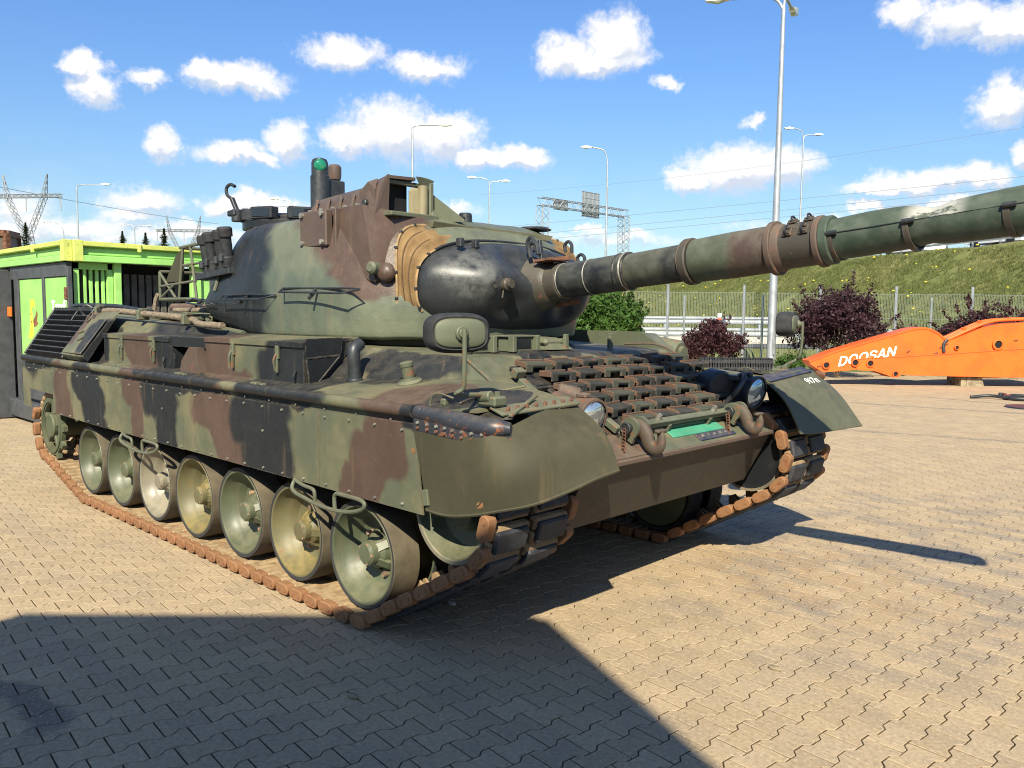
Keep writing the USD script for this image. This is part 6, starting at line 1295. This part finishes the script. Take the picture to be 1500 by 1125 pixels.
# ================================================================= green container trailer behind the tank
M['lime'] = paint('lime_green_paint', (.28, .54, .14), edge=.4, streak=.10, dust=.10, chips=.25, fade=.12, rough=.45, bump=.05, dustcol=(.4, .45, .15))
M['limeyellow'] = paint('weathered_lime_rim', (.47, .52, .12), dust=.25, chips=.1, fade=.15, rust=.18, rough=.55, bump=.1, dustcol=(.42, .36, .12))
M['greydark'] = plain('dark_grey_steel', (.055, .058, .063), .5, .2, 6)
cn = thing('green_container', 'lime green show container with dark frame and yellowed roof rim', 'container', (-10.5, .9, 0))
X0, X1, Y0, Y1 = -15.2, -8.62, -.30, 2.25
part(cn, 'body', [box(((X0-9.2)/2, (Y0+Y1)/2+.03, 1.32), (-9.2-X0, Y1-Y0-.10, 2.30), .01), box((-8.96, Y0+.07, 1.32), (.50, .05, 2.30), .004), box((-8.96, 2.0, 1.32), (.50, .40, 2.30), .004), box((-8.96, .95, .25), (.50, 2.3, .20), .004)], M['greydark'])
part(cn, 'roof', box(((X0+X1)/2, (Y0+Y1)/2, 2.62), (X1-X0-.02, Y1-Y0-.02, .10), .01), M['lime'])
def rim(a, b, nrm_):
    a, b = np.array(a, float), np.array(b, float); nn = np.array(nrm_, float); u = np.array([0, 0, 1.]); d_ = b-a; L = np.linalg.norm(d_)
    p = group_part(cn, 'roof_rim')
    part(p, 'top_rail', beam(a+u*2.725+nn*.0, b+u*2.725, .12, .07, .008), M['limeyellow'])
    part(p, 'bottom_rail', beam(a+u*2.515, b+u*2.515, .12, .09, .008), M['lime'])
    part(p, 'recess_panel', beam(a+u*2.62-nn*.035, b+u*2.62-nn*.035, .02, .14, .002), M['lime'])
    for q in (a+d_/L*.06, b-d_/L*.06): part(p, 'corner_post', box(q+u*2.62, (.125, .125, .30), .008), M['limeyellow'])
    part(p, 'lug', [box(a+d_*t+u*2.70+nn*.06, (.05, .05, .12), .01) for t in (.36, .80)], M['limeyellow'])
rim((X0, Y0, 0), (X1, Y0, 0), (0, -1, 0)); rim((X1, Y0+.065, 0), (X1, Y1, 0), (1, 0, 0))
# long side: frame, two panels with pictures
yS = Y0+.03
for x, w_ in ((-8.665, .06), (-9.71, .09), (-11.02, .22)): part(cn, 'side_post', box((x, yS-.01, 1.25), (w_, .06, 2.30), .006), M['greydark'])
part(cn, 'side_header', box((-10.0, yS-.012, 2.365), (2.6, .055, .20), .006), M['greydark'])
part(cn, 'corner_column', box((-11.62, yS-.14, 1.22), (.42, .30, 2.42), .012), M['greydark'])
part(cn, 'base_beam', [box((-11.4, yS-.03, .20), (6.0, .12, .28), .01), box((-13.2, yS-.06, .50), (2.6, .06, .10), .01)], M['greydark'])
p1 = part(cn, 'side_panel', box((-10.33, yS-.004, 1.65), (1.13, .03, 1.22), .004), M['lime']); p2 = part(cn, 'side_panel', box((-9.18, yS-.004, 1.65), (.96, .03, 1.22), .004), M['lime'])
part(cn, 'lower_panel', box((-9.85, yS-.002, .70), (2.2, .03, .62), .004), M['greydark'])
part(cn, 'side_lamp', box((-11.32, yS-.06, 1.75), (.15, .04, .16), .01), M.setdefault('amber', plain('amber_reflector', (.75, .14, .02), .35, .05, 4)))
part(cn, 'door_hinge', [box((-8.68, yS-.05, z), (.05, .05, .10), .01) for z in (1.98, 2.06)], M['rust'])
for x in (-12.6, -13.9): part(cn, 'tail_panel', box((x, yS-.004, 1.5), (1.05, .03, 1.5), .004), M['lime'])
M['yellowpic'] = plain('yellow_decal', (.72, .52, .04), .6, .1, 8); M['brownpic'] = plain('brown_decal', (.20, .075, .035), .6, .2, 8)
dec = lambda poly, mt, nm, o=0.0: part(p1, nm, prism(poly, .004, (0, yS-.021-o, 0), np.array([1., 0, 0]), np.array([0, 0, 1.]), np.array([0, 1., 0])), M[mt], False)
gf = Polygon([(-10.36, 1.34), (-10.28, 1.42), (-10.30, 1.62), (-10.33, 1.78), (-10.30, 1.84), (-10.24, 1.85), (-10.20, 1.80), (-10.17, 1.82), (-10.19, 1.90), (-10.26, 1.95), (-10.33, 1.93), (-10.40, 1.95), (-10.39, 1.85), (-10.40, 1.70), (-10.42, 1.55), (-10.47, 1.45), (-10.52, 1.40), (-10.50, 1.33), (-10.44, 1.36)])
dec(gf, 'yellowpic', 'animal_picture')
dec(Polygon([(-10.28, 1.62), (-10.16, 1.70), (-10.10, 1.78), (-10.06, 1.72), (-10.10, 1.62), (-10.05, 1.58), (-10.14, 1.54), (-10.24, 1.52)]), 'brownpic', 'animal_picture_mane', .001)
dec(Point(-10.36, 1.60).buffer(.018), 'brownpic', 'animal_picture_spot', .001); dec(Point(-10.38, 1.72).buffer(.016), 'brownpic', 'animal_picture_spot', .001); dec(Point(-10.36, 1.48).buffer(.018), 'brownpic', 'animal_picture_spot', .001)
tx = meshkit.text_mesh('Imf', .20, .003, bold=True); V = np.array(tx.vertices); w_ = V[:, 0].max()
tx.vertices = np.stack([-9.42+V[:, 0]/w_*.62, yS-.020-V[:, 2], 1.72+V[:, 1]], 1); tx.invert()
part(p2, 'white_lettering', tx, M['lettering'], False)
# short end: slatted door and a dark opening with boards
xE = X1-.13
part(cn, 'end_frame', [box((xE, -.18, 1.35), (.08, .10, 2.28), .006), box((xE, .29, 1.35), (.08, .08, 2.28), .006), box((xE, .06, 2.42), (.08, .56, .10), .006), box((xE, .06, .45), (.08, .56, .50), .006)], M['lime'])
for k in range(4): part(cn, 'door_slat', box((xE-.03, -.04+.083*k, 1.55), (.04, .045, 1.70), .006), M['lime'])
part(cn, 'end_post', [box((xE+.03, .385, 1.35), (.11, .10, 2.28), .008)], M['lime'])
part(cn, 'end_post', [box((xE+.03, 1.57, 1.35), (.11, .15, 2.28), .008)], M['lime'])
for k in range(8): part(cn, 'board', box((xE-.30, .64+.112*k, 1.35), (.05, .085, 1.98), .006), M.setdefault('board', plain('grey_boards', (.075, .066, .06), .8, .3, 7, bump=.3)))
part(cn, 'board_back', box((xE-.36, 1.0, 1.35), (.03, 1.15, 2.25), .003), M['dark'])
part(cn, 'end_panel', box((xE, 1.95, 1.35), (.06, .58, 2.28), .006), M['lime'])
for x in (-9.6, -13.6): part(cn, 'skid', box((x, .95, .06), (.30, 2.2, .12), .01), M['greydark'])
# rusty skip behind the container, its brown end above the roof line
rb = thing('rusty_skip', 'rusty brown steel skip standing behind the green container', 'skip', (-19.6, 1.4, 0))
tq_ = [np.array(p) for p in ((-18.00, 1.43, 3.55), (-19.80, -.25, 3.66), (-20.9, .45, 3.70), (-19.2, 2.0, 3.60))]; cq_ = sum(tq_)/4
bq_ = [np.array([cq_[0]+(p[0]-cq_[0])*1.16, cq_[1]+(p[1]-cq_[1])*1.16, .35]) for p in tq_]
part(rb, 'body', hull(tq_+bq_), M['hook'], 20)
for k in range(4):
    part(rb, 'top_rail', beam(tq_[k], tq_[(k+1) % 4], .12, .14), M['rust'])
    part(rb, 'corner_rib', beam(bq_[k], tq_[k], .12, .12), M['rust'])
for t in (.3, .6): part(rb, 'side_rib', beam(bq_[0]*(1-t)+bq_[1]*t, tq_[0]*(1-t)+tq_[1]*t, .10, .14), M['rust'])
part(rb, 'skids', [beam(bq_[0]*[1, 1, 0]+[0, 0, .17], bq_[3]*[1, 1, 0]+[0, 0, .17], .15, .34), beam(bq_[1]*[1, 1, 0]+[0, 0, .17], bq_[2]*[1, 1, 0]+[0, 0, .17], .15, .34)], M['rust'])
# little spruce tops beyond the container
M['spruce'] = leafm('spruce_needles', (.05, .075, .03), (.10, .13, .05), .3)
def spruce(base, h_, label, seed):
    r2 = np.random.default_rng(seed); t = thing('spruce_tree', label, 'tree', base); base = np.array(base, float); V, F = [], []
    for k in range(1500):
        z = 1-r2.uniform(0, 1)**1.2*.6; lay = .75+.25*math.sin(z*h_*9); rr = ((1-z)*.55*h_+.06)*lay; a = r2.uniform(0, 6.28); e = np.array([math.cos(a), math.sin(a), .10]); p = base+np.array([0, 0, z*h_])
        L = rr*r2.uniform(.7, 1.15); w_ = np.array([-e[1], e[0], 0])*.07; i = len(V); b0 = p+e*L*r2.uniform(0, .5)
        V += [b0-w_, b0+w_, p+e*L+[0, 0, .03]]; F.append([i, i+1, i+2])
    part(t, 'crown', trimesh.Trimesh(V, F, process=False), M['spruce'], False); part(t, 'trunk', cyl(base, base+[0, 0, h_*1.0], .07, .01, 8), M['stem'])
spruce((-64.08, 14.88, 0.5), 7.62, 'dark spruce in front of the pylon at the left edge', 37)
spruce((-58.89, 19.76, 0.5), 7.04, 'spruce tip above the middle of the container roof', 179)
spruce((-59.70, 21.77, 0.5), 7.14, 'bare little spruce tip right of centre above the container', 213)
spruce((-54.67, 21.01, 0.5), 7.07, 'rounded spruce top just left of the turret basket', 240)
# site building behind the photographer: only its shadow reaches the picture
bd = thing('site_building', 'grey flat-roofed site building behind the viewpoint', 'building', [(4.396, -5.740, 0.000), (12.550, -9.549, 0.000), (10.359, -11.684, 0.000), (2.205, -7.875, 0.000)][0])
M['cladding'] = plain('grey_cladding', (.45, .46, .47), .6, .06, 2)
Pb = [np.array(p) for p in [(4.396, -5.740, 0.000), (12.550, -9.549, 0.000), (10.359, -11.684, 0.000), (2.205, -7.875, 0.000)]]; cB = sum(Pb)/4
for k in range(4):
    a, b = Pb[k]*[1, 1, 0], Pb[(k+1) % 4]*[1, 1, 0]
    w_ = part(bd, 'wall', beam(a+[0, 0, 5.00/2], b+[0, 0, 5.00/2], .12, 5.00-.06, .0), M['cladding'])
part(bd, 'roof', hull([p*[1, 1, 0]+[0, 0, z] for p in Pb for z in (5.00-.10, 5.00)]), M['greydark'])
